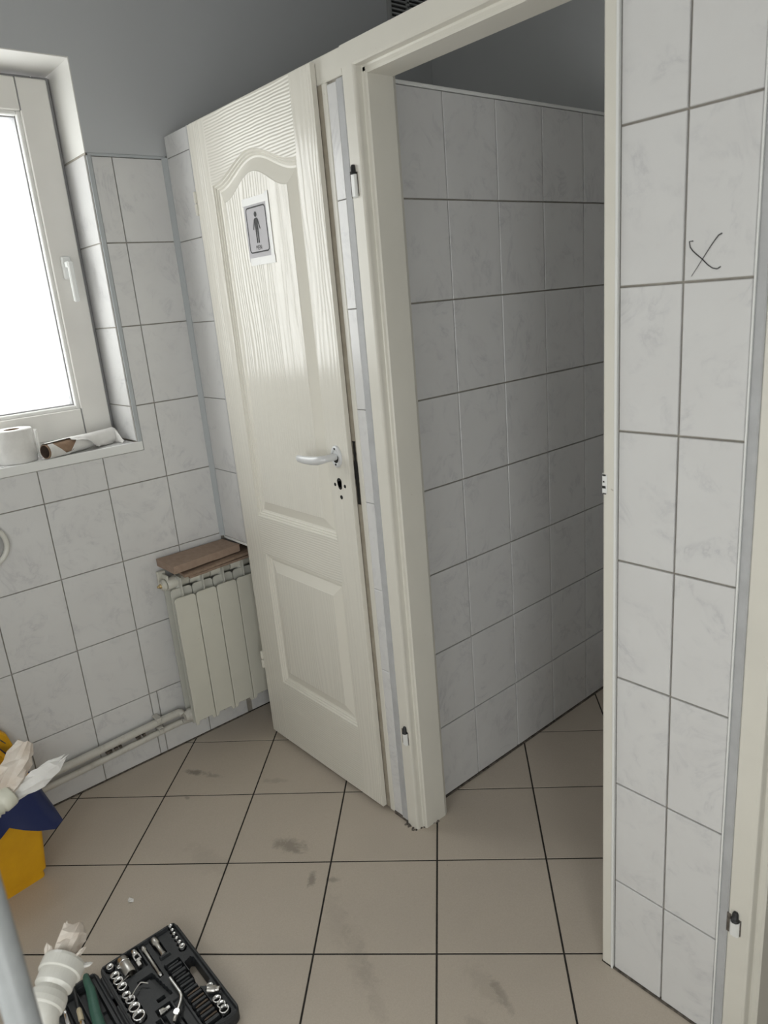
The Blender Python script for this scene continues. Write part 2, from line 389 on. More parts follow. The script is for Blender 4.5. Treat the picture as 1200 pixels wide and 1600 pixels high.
# tiled sill
MB().box(-.20, -.004, WY0, WY1-.004, WZ0-.03, WZ0-.007).build('sill_bed', M['grout'], wl)
sy = WY1-.008
for k in range(5):
    y1 = sy-k*.2013-(0 if k == 0 else 0); y0 = max(y1-.2013, WY0)
    tile_obj(wl, (0, 0, WZ0), (1, 0, 0), (0, 1, 0), (0, 0, 1), -.20, -.003, y0, y1)
MB().box(-.006, .006, WY0, WY1+.012, WZ0-.028, WZ0+.001, .002).build('sill_edge_trim', M['wtrim'], wl)
# dirty joint along the floor
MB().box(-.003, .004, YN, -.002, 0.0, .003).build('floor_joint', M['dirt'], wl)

# window -----------------------------------------------------------
win = tag(empty('window_1', (-.15, (WY0+WY1)/2, WZ0)), kind='structure')
tag(win, 'white plastic window with bright pane above the tiled sill')
F0, F1 = WY0+.012, WY1-.006
def framebox(name, x0, x1, y0, y1, z0, z1, w, m, parent, bev=.003, wb=None):
    wb = wb or w; q = MB()
    q.box(x0, x1, y0, y0+w, z0, z1, bev); q.box(x0, x1, y1-w, y1, z0, z1, bev)
    q.box(x0, x1, y0+w, y1-w, z1-w, z1, bev); q.box(x0, x1, y0+w, y1-w, z0, z0+wb, bev)
    return q.build(name, m, parent)
framebox('outer_frame', -.235, -.172, F0, F1, WZ0, WZ1-.012, .05, M['seal_shade'], win)  # grey colour carries the shadow between sash and reveal
sa = framebox('sash', -.215, -.150, F0+.018, F1-.016, WZ0+.030, WZ1-.024, .090, M['upvc'], win)
g0, g1, h0, h1 = F0+.108, F1-.106, WZ0+.120, WZ1-.114
framebox('glazing_bead', -.205, -.158, g0-.002, g1+.002, h0-.002, h1+.002, .014, M['bead'], sa)
framebox('glazing_gasket', -.205, -.175, g0+.011, g1-.011, h0+.011, h1-.011, .005, M['seal_shade'], sa, 0)
MB().box(-.192, -.188, g0+.01, g1-.01, h0+.01, h1-.01).build('pane', M['glass'], sa)
MB().box(-.156, -.1495, g1+.0, g1+.0016, WZ0+.030, h0).box(-.156, -.1495, g1, g1+.0016, h1, WZ1-.024).build('weld_seam', M['seal_shade'], sa)
MB().box(-.175, -.15, F0, F1, WZ0+.001, WZ0+.03, .002).build('bottom_rail', M['upvc'], win)
hy = -.318
hd = MB().box(-.152, -.140, hy-.016, hy+.014, 1.655, 1.725, .004).build('handle', M['wtrim'], sa)
tag(hd, 'white window handle')
MB().box(-.150, -.112, hy-.009, hy+.008, 1.690, 1.708, .003).box(-.122, -.110, hy-.009, hy+.009, 1.585, 1.708, .004).build('lever', M['wtrim'], hd)

# cubicle walls ------------------------------------------------------
XI = .9176
wd = MB().box(.845, XI-.006, .10, YB, 0, 2.0).build('wall_divider', M['grout'], kind='structure')
MB().box(.842, XI+.002, .10, YB, 1.999, 2.008, .002).build('tile_cap', M['wtrim'], wd)
yi = .3162
icols = [(.128, yi)] + [(yi+k*TW, yi+(k+1)*TW) for k in range(4)] + [(yi+4*TW, YB)]
for r in range(8):
    for (a, b) in icols: tile_obj(wd, (XI, 0, 0), (0, 1, 0), UZ, (1, 0, 0), a, b, max(.004, r*RH-.004), (r+1)*RH-.004 if r < 7 else 1.999, gap=.0019)
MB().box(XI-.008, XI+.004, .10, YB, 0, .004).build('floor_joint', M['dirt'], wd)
MB().box(.838, .845, .10, YB, 0, 2.0).build('far_face', M['white'], wd)
wd2 = MB().box(1.76, 1.842, .10, YB, 0, 2.0).build('wall_divider_right', M['grout'], kind='structure')
for r in range(8):
    for k in range(5): tile_obj(wd2, (1.848, 0, 0), (0, 1, 0), UZ, (1, 0, 0), .12+k*TW, min(YB, .12+(k+1)*TW), max(.004, r*RH), (r+1)*RH, gap=.0012)
MB().box(1.754, 1.76, .10, YB, 0, 2.0).build('near_face', M['tile'], wd2)
wb = MB().box(-.1, XR+.1, YB, YB+.1, 0, ZC).build('wall_back', M['grey'], kind='structure')
MB().box(XI-.004, 1.760, YB-.004, YB, .0, 2.0).build('tile_backing', M['grout'], wb)
for r in range(8):
    for k in range(5): tile_obj(wb, (XI, YB-.007, 0), (1, 0, 0), UZ, (0, -1, 0), .006+k*TW, min(.832, .006+(k+1)*TW), max(.004, r*RH-.004), (r+1)*RH-.004 if r < 7 else 1.999)
wn = MB()
wn.box(XR, XR+.1, YN-.1, NX0, 0, ZC).box(XR, XR+.1, NX1, YB+.1, 0, ZC).box(XR, XR+.1, NX0, NX1, 0, NZ0).box(XR, XR+.1, NX0, NX1, NZ1, ZC)
wn.build('wall_right', M['white'], kind='structure')
MB().box(-.1, QX0, YN-.1, YN, 0, ZC).box(QX1, XR+.1, YN-.1, YN, 0, ZC).box(QX0, QX1, YN-.1, YN, 0, QZ0).box(QX0, QX1, YN-.1, YN, QZ1, ZC).build('wall_near', M['white'], kind='structure')
w3 = tag(empty('fill_window', ((QX0+QX1)/2, YN-.05, QZ0)), kind='structure'); tag(w3, 'small white fill window added behind the camera, out of view')
q = MB()
q.box(QX0, QX0+.05, YN-.07, YN-.02, QZ0, QZ1).box(QX1-.05, QX1, YN-.07, YN-.02, QZ0, QZ1).box(QX0+.05, QX1-.05, YN-.07, YN-.02, QZ0, QZ0+.05).box(QX0+.05, QX1-.05, YN-.07, YN-.02, QZ1-.05, QZ1)
q.build('fill_window_frame', M['upvc'], w3)
MB().box(QX0+.05, QX1-.05, YN-.047, YN-.043, QZ0+.05, QZ1-.05).build('pane', M['glass'], w3)
w2 = tag(empty('fill_door', (XR+.04, (NX0+NX1)/2, NZ0)), kind='structure'); tag(w2, 'glazed white fill door added right of the camera, out of view')
def framebox(name, x0, x1, y0, y1, z0, z1, w, m, parent, bev=.003, wb=None):
    wb = wb or w; q = MB()
    q.box(x0, x1, y0, y0+w, z0, z1, bev); q.box(x0, x1, y1-w, y1, z0, z1, bev)
    q.box(x0, x1, y0+w, y1-w, z1-w, z1, bev); q.box(x0, x1, y0+w, y1-w, z0, z0+wb, bev)
    return q.build(name, m, parent)
framebox('door_frame', XR+.01, XR+.06, NX0, NX1, NZ0, NZ1, .06, M['upvc'], w2)
MB().box(XR+.033, XR+.037, NX0+.06, NX1-.06, NZ0+.06, NZ1-.06).build('pane', M['glass'], w2)

# partition with the door openings, plane y=0 --------------------------
wp = MB()
wp.box(.004, .172, .006, .10, .735, 2.050); wp.box(.857, .918, .006, .10, 0, 2.0); wp.box(1.612, 1.858, .006, .10, 0, 2.45); wp.box(2.56, XR, .006, .10, 0, 2.45)
wp = wp.build('wall_partition', M['grout'], kind='structure')
UXp, NYm = (1, 0, 0), (0, -1, 0)
zr = [.735, .743, .993, 1.241, 1.490, 1.743, 1.992, 2.055]
zr = [.737, .988, 1.240, 1.490, 1.743, 1.991, 2.055]
for a, b in zip(zr[:-1], zr[1:]): tile_obj(wp, (0, 0, 0), UXp, UZ, NYm, .013, .166, a, b, gap=.001)
MB().box(.166, .178, -.002, .02, .735, 2.055, .002).build('edge_trim', M['filler'], wp)
MB().box(.004, .178, .001, .10, .727, .736).build('underside_trim', M['wtrim'], wp)
for r in range(8): tile_obj(wp, (0, 0, 0), UXp, UZ, NYm, .8575, .8935, max(.012, r*RH-.004), min((r+1)*RH-.004, 1.994), gap=.0008)
MB().box(.8935, .918, -.001, .03, .008, 1.997, .002).build('edge_filler', M['filler'], wp)
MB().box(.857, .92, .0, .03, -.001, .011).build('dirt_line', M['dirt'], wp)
for r in range(10):
    z0, z1 = max(.003, r*RH-.0), min((r+1)*RH, 2.45)
    for a, b in ((1.614, 1.728), (1.728, 1.8395)): tile_obj(wp, (0, 0, 0), UXp, UZ, NYm, a, b, z0, z1, gap=.002)
MB().box(1.8395, 1.8425, -.0025, .01, .0, 2.45).build('corner_profile', M['wtrim'], wp)
MB().box(1.8425, 1.859, -.001, .02, .0, 2.45, .002).build('edge_filler', M['filler'], wp)
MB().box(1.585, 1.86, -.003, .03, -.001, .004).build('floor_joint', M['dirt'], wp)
# pen cross on a pier tile
X1 = [(1.743, 1.5605), (1.737, 1.5605), (1.7385, 1.552), (1.743, 1.546), (1.750, 1.5395), (1.758, 1.533), (1.768, 1.523), (1.776, 1.5175), (1.783, 1.516), (1.788, 1.519)]
X2 = [(1.788, 1.567), (1.783, 1.565), (1.777, 1.558), (1.771, 1.550), (1.762, 1.537), (1.752, 1.522), (1.742, 1.508)]
q = MB()
for P, r0, r1 in ((X1, .0009, .0009), (X2, .0010, .0004)):
    q.tube([(x, -.0006, z) for x, z in P], [r0+(r1-r0)*k/(len(P)-1) for k in range(len(P))], 6)
tag(q.build('pen_cross', M['blackink'], wp), 'thin black pen cross drawn on the pier tile')

# door frames ----------------------------------------------------------
def jamb_left(parent, x0, z1, name='jamb'):
    """frame leg on the left of an opening: front face, rebate, stop, inner face, swept up"""
    P = [(x0, .012), (x0, .002), (x0+.003, -.002), (x0+.038, -.002), (x0+.042, .0), (x0+.0435, .004), (x0+.0435, .020), (x0+.046, .0215), (x0+.054, .0215), (x0+.0575, .0245), (x0+.0575, .100), (x0+.052, .112), (x0+.0, .112)]
    q = MB(); q.rings([[(a, b, .0) for a, b in P], [(a, b, z1) for a, b in P]], True, True, False)
    q.f = [f[::-1] for f in q.f]
    return q.build(name, M['cream'], parent)
def hinge(parent, x, z0, z1, y=-.006):
    h = MB().box(x-.0085, x+.0085, y-.004, y+.010, z0, z1-.018, .003).build('hinge', M['wtrim'], parent)
    MB().lathe((x, y+.001, z1-.020), (0, 0, 1), [(0, .0085), (.004, .0085), (.0045, .006), (.016, .0058), (.020, .004)], 10).build('hinge_pin', M['black'], h)
    MB().box(x+.0085, x+.0105, y+.003, y+.008, z0+.003, z1-.016).box(x-.016, x-.0085, y+.003, y+.0045, z0+.001, z1-.012).build('hinge_shadow_gap', M['dirt'], h)  # dark strips stand in for shadow in the gaps beside the hinge
    return h
# door 1
d1 = tag(empty('door_1', (.515, -.0, 0)), kind='structure'); tag(d1, 'closed cream panelled door with a MEN sign, beside the radiator')
fr1 = MB(); fr1.box(.178, .205, .003, .10, 0, 2.055, .002)
fr1.box(.8375, .8565, .000, .10, .006, 2.0, .002); fr1.box(.178, .918, .0, .10, 2.0, 2.0555, .002)
fr1.build('door_frame', M['cream'], d1)
MB().box(.8100, .8385, .0015, .05, .01, 1.999).build('frame_rebate', M['rebate'], d1)
q = MB(); NLk = 22; ra_ = []
for k in range(NLk):
    z = .985+.175*k/(NLk-1); w_ = .0052+random.uniform(-.0012, .0014)+(.0015 if 8 < k < 13 else 0)
    ra_.append([(.8296-w_*1.25, .0008, z), (.8296+w_*1.2, .0008, z)])
q.rings(ra_, False, False, False, False); tag(q.build('lock_recess', M['dark'], d1), 'dark ragged lock recess beside the handle')
LX0, LX1, LZ0, LZ1, LY = .199, .823, .016, 2.046, -.016
NA = 40
def up_ring(d):
    w = .214-d
    return [(.517-w, .868+d), (.517+w, .868+d)] + [(.517+w*c, 1.867-d+.056*math.cos(math.pi*c/2)**2) for c in [1-2*k/NA for k in range(NA+1)]]
up = up_ring(0)
lo = [(.316, .257), (.733, .257), (.733, .736), (.316, .736)]
lf = MB()
outer = [(LX0, LZ0), (LX1, LZ0), (LX1, LZ1), (LX0, LZ1)]
loops = [outer, up[::-1], lo[::-1]]
flat = [p for L in loops for p in L]
tris = tessellate_polygon([[Vector((a, b, 0)) for a, b in L] for L in loops])
lf.add([(a, LY, b) for a, b in flat], [t for t in tris])
B = .014
lf.add([(LX0, LY, LZ0), (LX1, LY, LZ0), (LX1, LY, LZ1), (LX0, LY, LZ1), (LX0, LY+B, LZ0), (LX1, LY+B, LZ0), (LX1, LY+B, LZ1), (LX0, LY+B, LZ1)],
       [(0, 4, 5, 1), (1, 5, 6, 2), (2, 6, 7, 3), (3, 7, 4, 0), (4, 7, 6, 5)])
leaf = lf.build('door_leaf', M['door'], d1, at=(.199, LY, 0))
# outward-facing front triangles
me = leaf.data
PROF = [(0, 0), (.0030, .0042), (.0066, .0038), (.0096, .0080), (.0132, .0076), (.0162, .0112), (.0210, .0122), (.0520, .0020), (.0540, .0008)]
for nm, outl in (('upper_panel', up), ('lower_panel', lo)):
    q = MB(); rs = []
    for (d, dep) in PROF:
        rs.append([(a, LY+dep, b) for a, b in (up_ring(d) if outl is up else offset(outl, d))])
    q.rings(rs, False, False, False); mo = q.build('moulding', M['doorp'], leaf, at=(.199, LY, 0)); q = MB()
    inner = up_ring(PROF[-1][0]) if outl is up else offset(outl, PROF[-1][0]); t = tessellate_polygon([[Vector((a, b, 0)) for a, b in inner]])
    q.add([(a, LY+PROF[-1][1], b) for a, b in inner], [k for k in t])
    mo.name = nm+'_moulding'; q.build(nm, M['door'], leaf, at=(.199, LY, 0))
MB().box(LX0+.014, LX1-.010, LY+B-.0005, LY+.04, LZ0+.004, LZ1-.014).build('leaf_rebate', M['cream'], leaf)
for z0, z1 in ((1.800, 1.868), (.270, .338)):
    h = MB().box(LX0-.011, LX0+.0, LY-.006, LY+.006, z0, (z0+z1)/2-.001, .003).box(LX0-.011, LX0, LY-.006, LY+.006, (z0+z1)/2+.001, z1, .003).build('hinge', M['cream'], leaf)
# lever handle: a round rose with its screw holes bared
hx, hz = .772, 1.116
q = MB().lathe((hx, LY, hz), (0, -1, 0), [(0, .0225), (.004, .0225), (.006, .020), (.0062, .0135), (.004, .0125)], 28)
q.v = [(a, b, hz+(c-hz)*1.35) for a, b, c in q.v]
rose = q.build('handle_rose', M['alu'], leaf, at=(hx, LY, hz)); tag(rose, 'bare white metal handle rose')
q = MB()
for dz in (.0215, -.0215): q.lathe((hx-.001, LY-.0055, hz+dz), (0, -1, 0), [(0, .0032), (.0012, .0032)], 10)
q.lathe((hx, LY-.0045, hz-.006), (0, -1, 0), [(0, .0125), (.0012, .0125)], 14)
q.build('screw_hole', M['dark'], rose)
P = [(hx, LY-.003, hz), (hx-.001, LY-.03, hz), (hx-.006, LY-.045, hz-.001), (hx-.020, LY-.052, hz-.004), (hx-.05, LY-.053, hz-.007), (hx-.085, LY-.053, hz-.008), (hx-.112, LY-.052, hz-.007), (hx-.118, LY-.0515, hz-.0065)]
q = MB().tube(P, [.0095, .0098, .0108, .0118, .0120, .0112, .0098, .006], 14)
q.v = [(a, LY-.052+(b-LY+.052)*.62 if b < LY-.03 else b, c) for a, b, c in q.v]
q.build('lever_handle', M['alu'], leaf, at=(hx, LY, hz))
q = MB()
for (x, z, r) in ((.7705, 1.045, .0105), (.771, 1.038, .0098), (.772, 1.031, .0086), (.750, 1.0345, .0050), (.794, 1.0345, .0050), (.7735, 1.001, .0060)):
    q.lathe((x, LY+.0004, z), (0, -1, 0), [(0, r), (.0008, r)], 12)
q.build('lock_hole', M['dark'], leaf, at=(hx, LY, hz))

# door 2: open frame
d2 = tag(empty('door_2', (1.26, 0, 0)), kind='structure'); tag(d2, 'open cream door frame without its leaf, leading to the dark cubicle')
jamb_left(d2, .918, 2.012)
hd2 = MB()
P = [(-.002, 2.0555), (-.002, 2.012), (.001, 2.0085), (.004, 2.008), (.020, 2.008), (.0215, 2.004), (.0215, 1.996), (.0245, 1.992), (.100, 1.992), (.112, 1.998), (.112, 2.0555)]
hd2.rings([[(x, a, b) for a, b in P] for x in (.918, 1.612)], True, True, False)
hd2.build('head', M['cream'], d2)
q = MB(); P = [(1.612, .012), (1.612, -.001), (1.610, -.003), (1.588, -.003), (1.584, .001), (1.584, .100), (1.590, .112), (1.612, .112)]
q.rings([[(a, b, 0) for a, b in P], [(a, b, 2.012) for a, b in P]], True, True, False); q.build('jamb', M['cream'], d2)
MB().box(1.6085, 1.6135, -.0055, .004, .0, 2.45, .001).build('tile_profile', M['wtrim'], d2)
hinge(d2, .934, 1.742, 1.812); hinge(d2, .9445, .285, .345)
st = MB().box(1.582, 1.5842, -.001, .022, 1.128, 1.168, .0006).box(1.584, 1.594, -.0042, -.0025, 1.130, 1.166, .0005).build('strike_plate', M['wtrim'], d2)
q = MB()
for (x, z, w, h) in ((1.588, 1.165, .007, .003), (1.5875, 1.1525, .003, .003), (1.588, 1.142, .007, .005), (1.589, 1.1295, .007, .0022)): q.box(x-w/2, x+w/2, -.0048, -.0040, z-h/2, z+h/2)
q.build('strike_hole', M['dark'], st)
# chipped plaster and dirt at the foot of the jamb
q = MB()
for k in range(26):
    t = random.random(); x = .915+.066*t; y = -.004+(.075*max(0, (t-.6)/.4)); r = random.uniform(.002, .006)
    q.lathe((x+random.uniform(-.004, .006), y+random.uniform(-.008, .004), -.0005), (random.uniform(-.3, .3), random.uniform(-.3, .3), 1), [(0, r), (r*.5, r*.8), (r*.9, r*.2)], 5, smooth=False)
tag(q.build('crumbled_plaster', M['dirt'], d2), kind='stuff')

# door 3
d3 = tag(empty('door_3', (2.2, 0, 0)), kind='structure'); tag(d3, 'cream door frame right of the tiled pier')
jamb_left(d3, 1.859, 2.012)
q = MB(); q.rings([[(x, a, b) for a, b in ((-.002, 2.0555), (-.002, 2.012), (.0215, 2.008), (.0245, 1.992), (.112, 1.998), (.112, 2.0555))] for x in (1.859, 2.56)], True, True, False); q.build('head', M['cream'], d3)
q = MB().box(2.50, 2.56, -.002, .112, 0, 2.0).build('jamb', M['cream'], d3)
hinge(d3, 1.8745, .292, .348)

# ventilation grille high on the window wall
vg = tag(empty('vent_grille', (0, 1.1, 2.52)), 'grey slatted vent grille high on the wall above the cubicles', 'vent')
framebox('frame', -.001, .014, .998, 1.215, 2.50, 2.70, .014, M['grille'], vg, .001)
MB().box(.0, .003, 1.005, 1.21, 2.51, 2.69).build('backing', M['dark'], vg)
MB().box(.002, .012, 1.095, 1.106, 2.51, 2.69).build('mullion', M['grille'], vg)
for k in range(12):
    z = 2.516+k*.0148
    MB().box(.003, .012, 1.012, 1.201, z, z+.0055).build('slat', M['grille'], vg)

# ------------------------------------------------------------------ radiator and pipes
RX, SP = .100, .080
ra = tag(empty('radiator', (.06, -.1, .10)), 'white aluminium panel radiator under brown boards beside the door', 'radiator')
for k in range(6):
    y0 = -.265+k*SP; y1 = y0+SP
    se = MB()
    P = []
    a, b, z0, z1 = y0+.0012, y1-.0012, .108, .597
    for (cy, cz, t0) in ((b-.012, z1-.012, 0), (a+.012, z1-.012, 90)):
        for t in range(0, 91, 30): P.append((cy+.012*math.cos(math.radians(t0+t)), cz+.012*math.sin(math.radians(t0+t))))
    P += [(a, z0+.0), (a+.010, z0), (a+.016, z0+.014), (b-.016, z0+.014), (b-.010, z0), (b, z0)]
    q = MB(); fr = lambda A, Bv, Cc: (Cc, A, Bv)
    q.rings([[fr(A, Bv, RX-.006) for A, Bv in P], [fr(A, Bv, RX-.0015) for A, Bv in P], [fr(A, Bv, RX) for A, Bv in offset(P, .0016)]], True, True, False)
    sec = q.build('section', M['radw'], ra, at=(RX, (y0+y1)/2, .1))
    P2 = [(p[0], p[1]+.026 if p[1] > .3 else p[1]) for p in P]
    q = MB(); q.rings([[fr(A, Bv, RX-.028) for A, Bv in P2], [fr(A, Bv, RX-.024) for A, Bv in P2]], True, True, False)
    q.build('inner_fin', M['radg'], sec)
    q = MB().box(RX-.075, RX-.004, y0+.0375, y0+.0425, .115, .59).box(RX-.06, RX-.010, y0+.038, y0+.042, .58, .662, .001)
    q.box(.022, .026, a, b, .11, .655); q.box(.028, .070, y0+.028, y0+.052, .11, .66, .006)
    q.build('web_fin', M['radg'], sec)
    MB().lathe((.050, a, .640), (0, 1, 0), [(0, .019), (.002, .021), (b-a-.002, .021), (b-a, .019)], 16).build('header', M['radw'], sec); MB().lathe((.050, a, .132), (0, 1, 0), [(0, .019), (.002, .021), (b-a-.002, .021), (b-a, .019)], 16).build('header', M['radw'], sec)
pl = MB().lathe((.050, -.266, .640), (0, -1, 0), [(0, .018), (.004, .020), (.010, .020), (.0105, .015), (.016, .015)], 20).build('end_plug', M['radw'], ra, at=(.05, -.266, .64))
MB().lathe((.050, -.282, .640), (0, -1, 0), [(0, .008), (.006, .008), (.0065, .0045), (.013, .0045)], 8).build('bleed_valve', M['brass'], pl)
MB().box(.015, .062, -.262, -.256, .640, .672, .001).box(.006, .02, -.275, -.245, .62, .68, .002).build('wall_bracket', M['radw'], ra)
MB().lathe((.050, -.246, .132), (0, -1, 0), [(0, .018), (.002, .0235), (.014, .0245), (.022, .0235), (.024, .019), (.030, .019), (.033, .016), (.036, .014)], 16).build('connection_nut', M['pipe'], ra)

def pipe(name, z, x, r, label, valve):
    t = tag(empty(name, (x, -.6, z)), label, 'pipe', None)
    q = MB().tube([(x, -.290, z), (x, -.35, z-.001), (x, -.6, z-.010), (x, -1.0, z-.024), (x, -1.35, z-.036)], r, 12)
    q.build('pipe_run', M['pipe'], t)
    return t
p1 = pipe('heating_pipe', .146, .026, .0135, 'upper painted heating pipe running along the tiled wall to the radiator', True)
p2 = pipe('heating_pipe', .108, .030, .0115, 'lower painted heating pipe running just above the floor along the tiled wall', False)
MB().tube([(.026, -.290, .146), (.032, -.286, .144), (.040, -.284, .138)], .0125, 12).build('elbow', M['pipe'], p1)
MB().tube([(.030, -.290, .108), (.024, -.25, .098), (.014, -.18, .090)], .0115, 12).build('pipe_tail', M['pipe'], p2)
for y in (-.372,):
    MB().box(.0, .045, y-.010, y+.010, .158, .166, .002).box(.038, .044, y-.008, y+.008, .150, .166, .002).build('clip', M['pipe'], p1)
    MB().box(.0, .046, y-.009, y+.009, .121, .129, .002).box(.040, .046, y-.007, y+.007, .108, .128, .002).build('clip', M['pipe'], p2)
for (y, w) in ((-.555, .010), (-.53, .006), (-.515, .004), (-.45, .008), (-.43, .005)):
    zc_ = .1265-.04*(-y-.35)
    MB().box(.018, .036, y-w, y+w, zc_-.0045, zc_+.0045, .001).build('old_clip_stub', M['dirt'], p1)

# boards lying on the radiator
def slab(name, pts, th, m, label, cat, group, parent=None, me=None):
    """quad slab: pts = top corners"""
    q = MB(); n = len(pts)
    a, b, c, d = [Vector(p) for p in pts]; K = 6; top = []
    for i in range(K+1):
        for j in range(3):
            u, v = i/K, j/2; P = (a*(1-u)+b*u)*(1-v)+(d*(1-u)+c*u)*v
            top.append(P+Vector((random.uniform(-.0012, .0012), random.uniform(-.001, .001), random.uniform(-.0008, .0008))))
    nv = len(top); vs = top+[p-Vector((0, 0, th)) for p in top]; f = []
    for i in range(K):
        for j in range(2):
            k = i*3+j; f.append((k, k+1, k+4, k+3)); f.append((nv+k, nv+k+3, nv+k+4, nv+k+1))
    for i in range(K):
        for j in (0, 2):
            k = i*3+j; f.append((k, k+3, nv+k+3, nv+k) if j == 0 else (k+3, k, nv+k, nv+k+3))
    for i in (0, K):
        for j in range(2):
            k = i*3+j; f.append((k+1, k, nv+k, nv+k+1) if i == 0 else (k, k+1, nv+k+1, nv+k))
    q.add(vs, f); c0 = sum((Vector(p) for p in pts), Vector())/4
    return tag(q.build(name, m, at=c0-Vector((0, 0, th))), label, cat, group)
slab('fibreboard_offcut', [(.014, -.268, .727), (.014, -.012, .727), (.108, .002, .722), (.132, -.262, .722)], .026, M['board'],
     'thick brown fibreboard offcut lying on top of the radiator', 'board', None)
slab('fibreboard_sheet', [(.02, -.235, .699), (.02, .03, .700), (.122, .04, .690), (.144, -.232, .686)], .009, M['boarde'], 'thin brown sheet wedged directly under the thick fibreboard offcut', 'board', 'thin sheets under the offcut')
slab('fibreboard_sheet', [(.02, -.222, .6885), (.02, .09, .6895), (.118, .10, .678), (.140, -.212, .6755)], .008, M['boarde'], 'lowest thin brown sheet touching the radiator top', 'board', 'thin sheets under the offcut')

# ------------------------------------------------------------------ on the window sill
tr = tag(empty('toilet_roll', (-.062, -.605, WZ0)), 'white toilet roll standing upright on the window sill', 'toilet roll')
q = MB()
prof = [(.022, .0), (.054, .0), (.0555, .003), (.0555, .097), (.054, .100), (.022, .100)]
R0 = []
n = 40
for (r, z) in prof:
    R0.append([(-.062+r*math.cos(2*math.pi*j/n)*(1+.012*math.sin(3*2*math.pi*j/n)), -.605+r*math.sin(2*math.pi*j/n), WZ0+z) for j in range(n)])
q.rings(R0, False, False); q.build('paper', M['paper'], tr)
MB().rings([[(-.062+.022*math.cos(2*math.pi*j/20), -.605+.022*math.sin(2*math.pi*j/20), WZ0+z) for j in range(20)][::-1] for z in (.0, .1)], False, False).build('core', M['card'], tr)
q = MB(); K = 8; A = []
for i in range(K+1):
    t = i/K; A.append((-.062+.030-.055*t, -.605+.0565+.016*math.sin(t*3)*.5+.009*t))
q.rings([[(x, y, WZ0+z+.002*math.sin(9*x*40)) for x, y in A] for z in (.001, .03, .06, .088)], False, False, True, False)
q.build('loose_sheet', M['paper'], tr)

kr = tag(empty('paper_roll', (-.06, -.42, WZ0)), 'nearly empty paper roll with torn crumpled sheet lying on the window sill', 'paper roll')
a0 = Vector((.002, -.542, WZ0+.0245)); a1 = Vector((-.095, -.300, WZ0+.0245)); ax = (a1-a0)
q = MB().lathe(a0, ax, [(0, .0215), (ax.length*.98, .0215)], 20, False, False); 
q.lathe(a0, ax, [(0, .0195), (0, .0215)], 20, False, False)
q.build('core', M['card'], kr)
MB().lathe(a0, ax, [(.0, .0194), (ax.length*.98, .0194)], 20, False, False).build('core_lining', M['cardin'], kr)
u = ax.normalized(); sd = u.cross(Vector((0, 0, 1))).normalized(); upv = Vector((0, 0, 1))
rings = []; NL = 15
for i in range(NL):                                             # remaining paper round the core, torn open on the room side
    t = i/(NL-1); L = ax.length*(.012+1.0*t); rr = .0245+.004*math.sin(t*5+.6)*t+.006*max(0, t-.75); row = []
    a_end = 418-95*max(0, min(1, (t-.10)*14, (.40-t)*9))
    for j in range(17):
        a = math.radians(75+(a_end-75)*j/16); r = rr+random.uniform(-.0005, .0006)
        row.append(a0+u*L+(sd*math.cos(a)+upv*math.sin(a))*r+upv*.001)
    rings.append(row)
for row in rings:
    for p in row: p.z = max(p.z, WZ0+.0012)
MB().rings(rings, False, False, True, False).build('paper_layer', M['paper'], kr)
fl_ = []; NF = 18                                               # torn flap running from the tube mouth down onto the sill
for i in range(NF):
    t = i/(NF-1); row = []; w_ = (.008+.050*math.sin(math.pi*min(1, t*1.02))**.8*(.5+.5*t)); lift = .026*max(0, 1-t*.9)
    for j in range(8):
        v = j/7; a = math.radians(78-150*min(1, v*1.2)*min(1, t*1.6+.1))
        p = a0+u*(ax.length*(.34+.68*t))+sd*(.0262*math.cos(a)+max(0, v-.55)*w_*1.15)+upv*(.026*math.sin(a))
        p += upv*(.0035*math.sin(t*21+v*4)*v)+u*(.012*v*math.sin(t*7))
        p.z = max(p.z, WZ0+.0022+.004*max(0, math.sin(t*15+v*5))*v); row.append(p)
    fl_.append(row)
MB().rings(fl_, False, False, True, False).build('torn_flap', M['paper'], kr)
tp_ = []                                                        # torn end standing up at the far end
for i in range(7):
    t = i/6; h = .034*math.sin(math.pi*min(1, .18+t*.9))+.004
    b_ = a1+u*(.004-.020*t)+sd*(-.016+.080*t)
    tp_.append([Vector((b_.x, b_.y, WZ0+.002)), Vector((b_.x+.003, b_.y+.002, WZ0+.003+h*.8)), Vector((b_.x+.004*t, b_.y+.006, WZ0+.004+h*(1.45 if i == 1 else 1.0)))])
MB().rings(tp_, False, False, True, False).build('torn_end', M['paper'], kr)

# ------------------------------------------------------------------ sign on the door
sx0, sx1, sz0, sz1 = .458, .578, 1.642, 1.800; SYp = LY+PROF[-1][1]
sg = tag(empty('door_sign', (.517, SYp, 1.72)), 'taped paper sign reading MEN with a man pictogram on the door', 'sign')
MB().box(sx0, sx1, SYp-.0012, SYp+.0004, sz0, sz1).build('sheet', M['sign'], sg)
q = MB(); q.box(sx0-.006, sx1+.008, SYp-.0017, SYp-.0010, sz1-.012, sz1+.007).box(sx0+.004, sx1+.010, SYp-.0017, SYp-.0010, sz0-.010, sz0+.010).box(sx1-.007, sx1+.008, SYp-.0018, SYp-.0010, sz0-.002, sz1+.012)
q.build('clear_tape', M['tape'], sg)
def rrect(x0, x1, z0, z1, r, n=6):
    P = []
    for cx, cz, t0 in ((x1-r, z1-r, 0), (x0+r, z1-r, 90), (x0+r, z0+r, 180), (x1-r, z0+r, 270)):
        for k in range(n+1):
            a = math.radians(t0+90*k/n); P.append((cx+r*math.cos(a), cz+r*math.sin(a)))
    return P
bo = rrect(.4655, .5665, 1.664, 1.783, .011); bi = offset(bo, .0036)
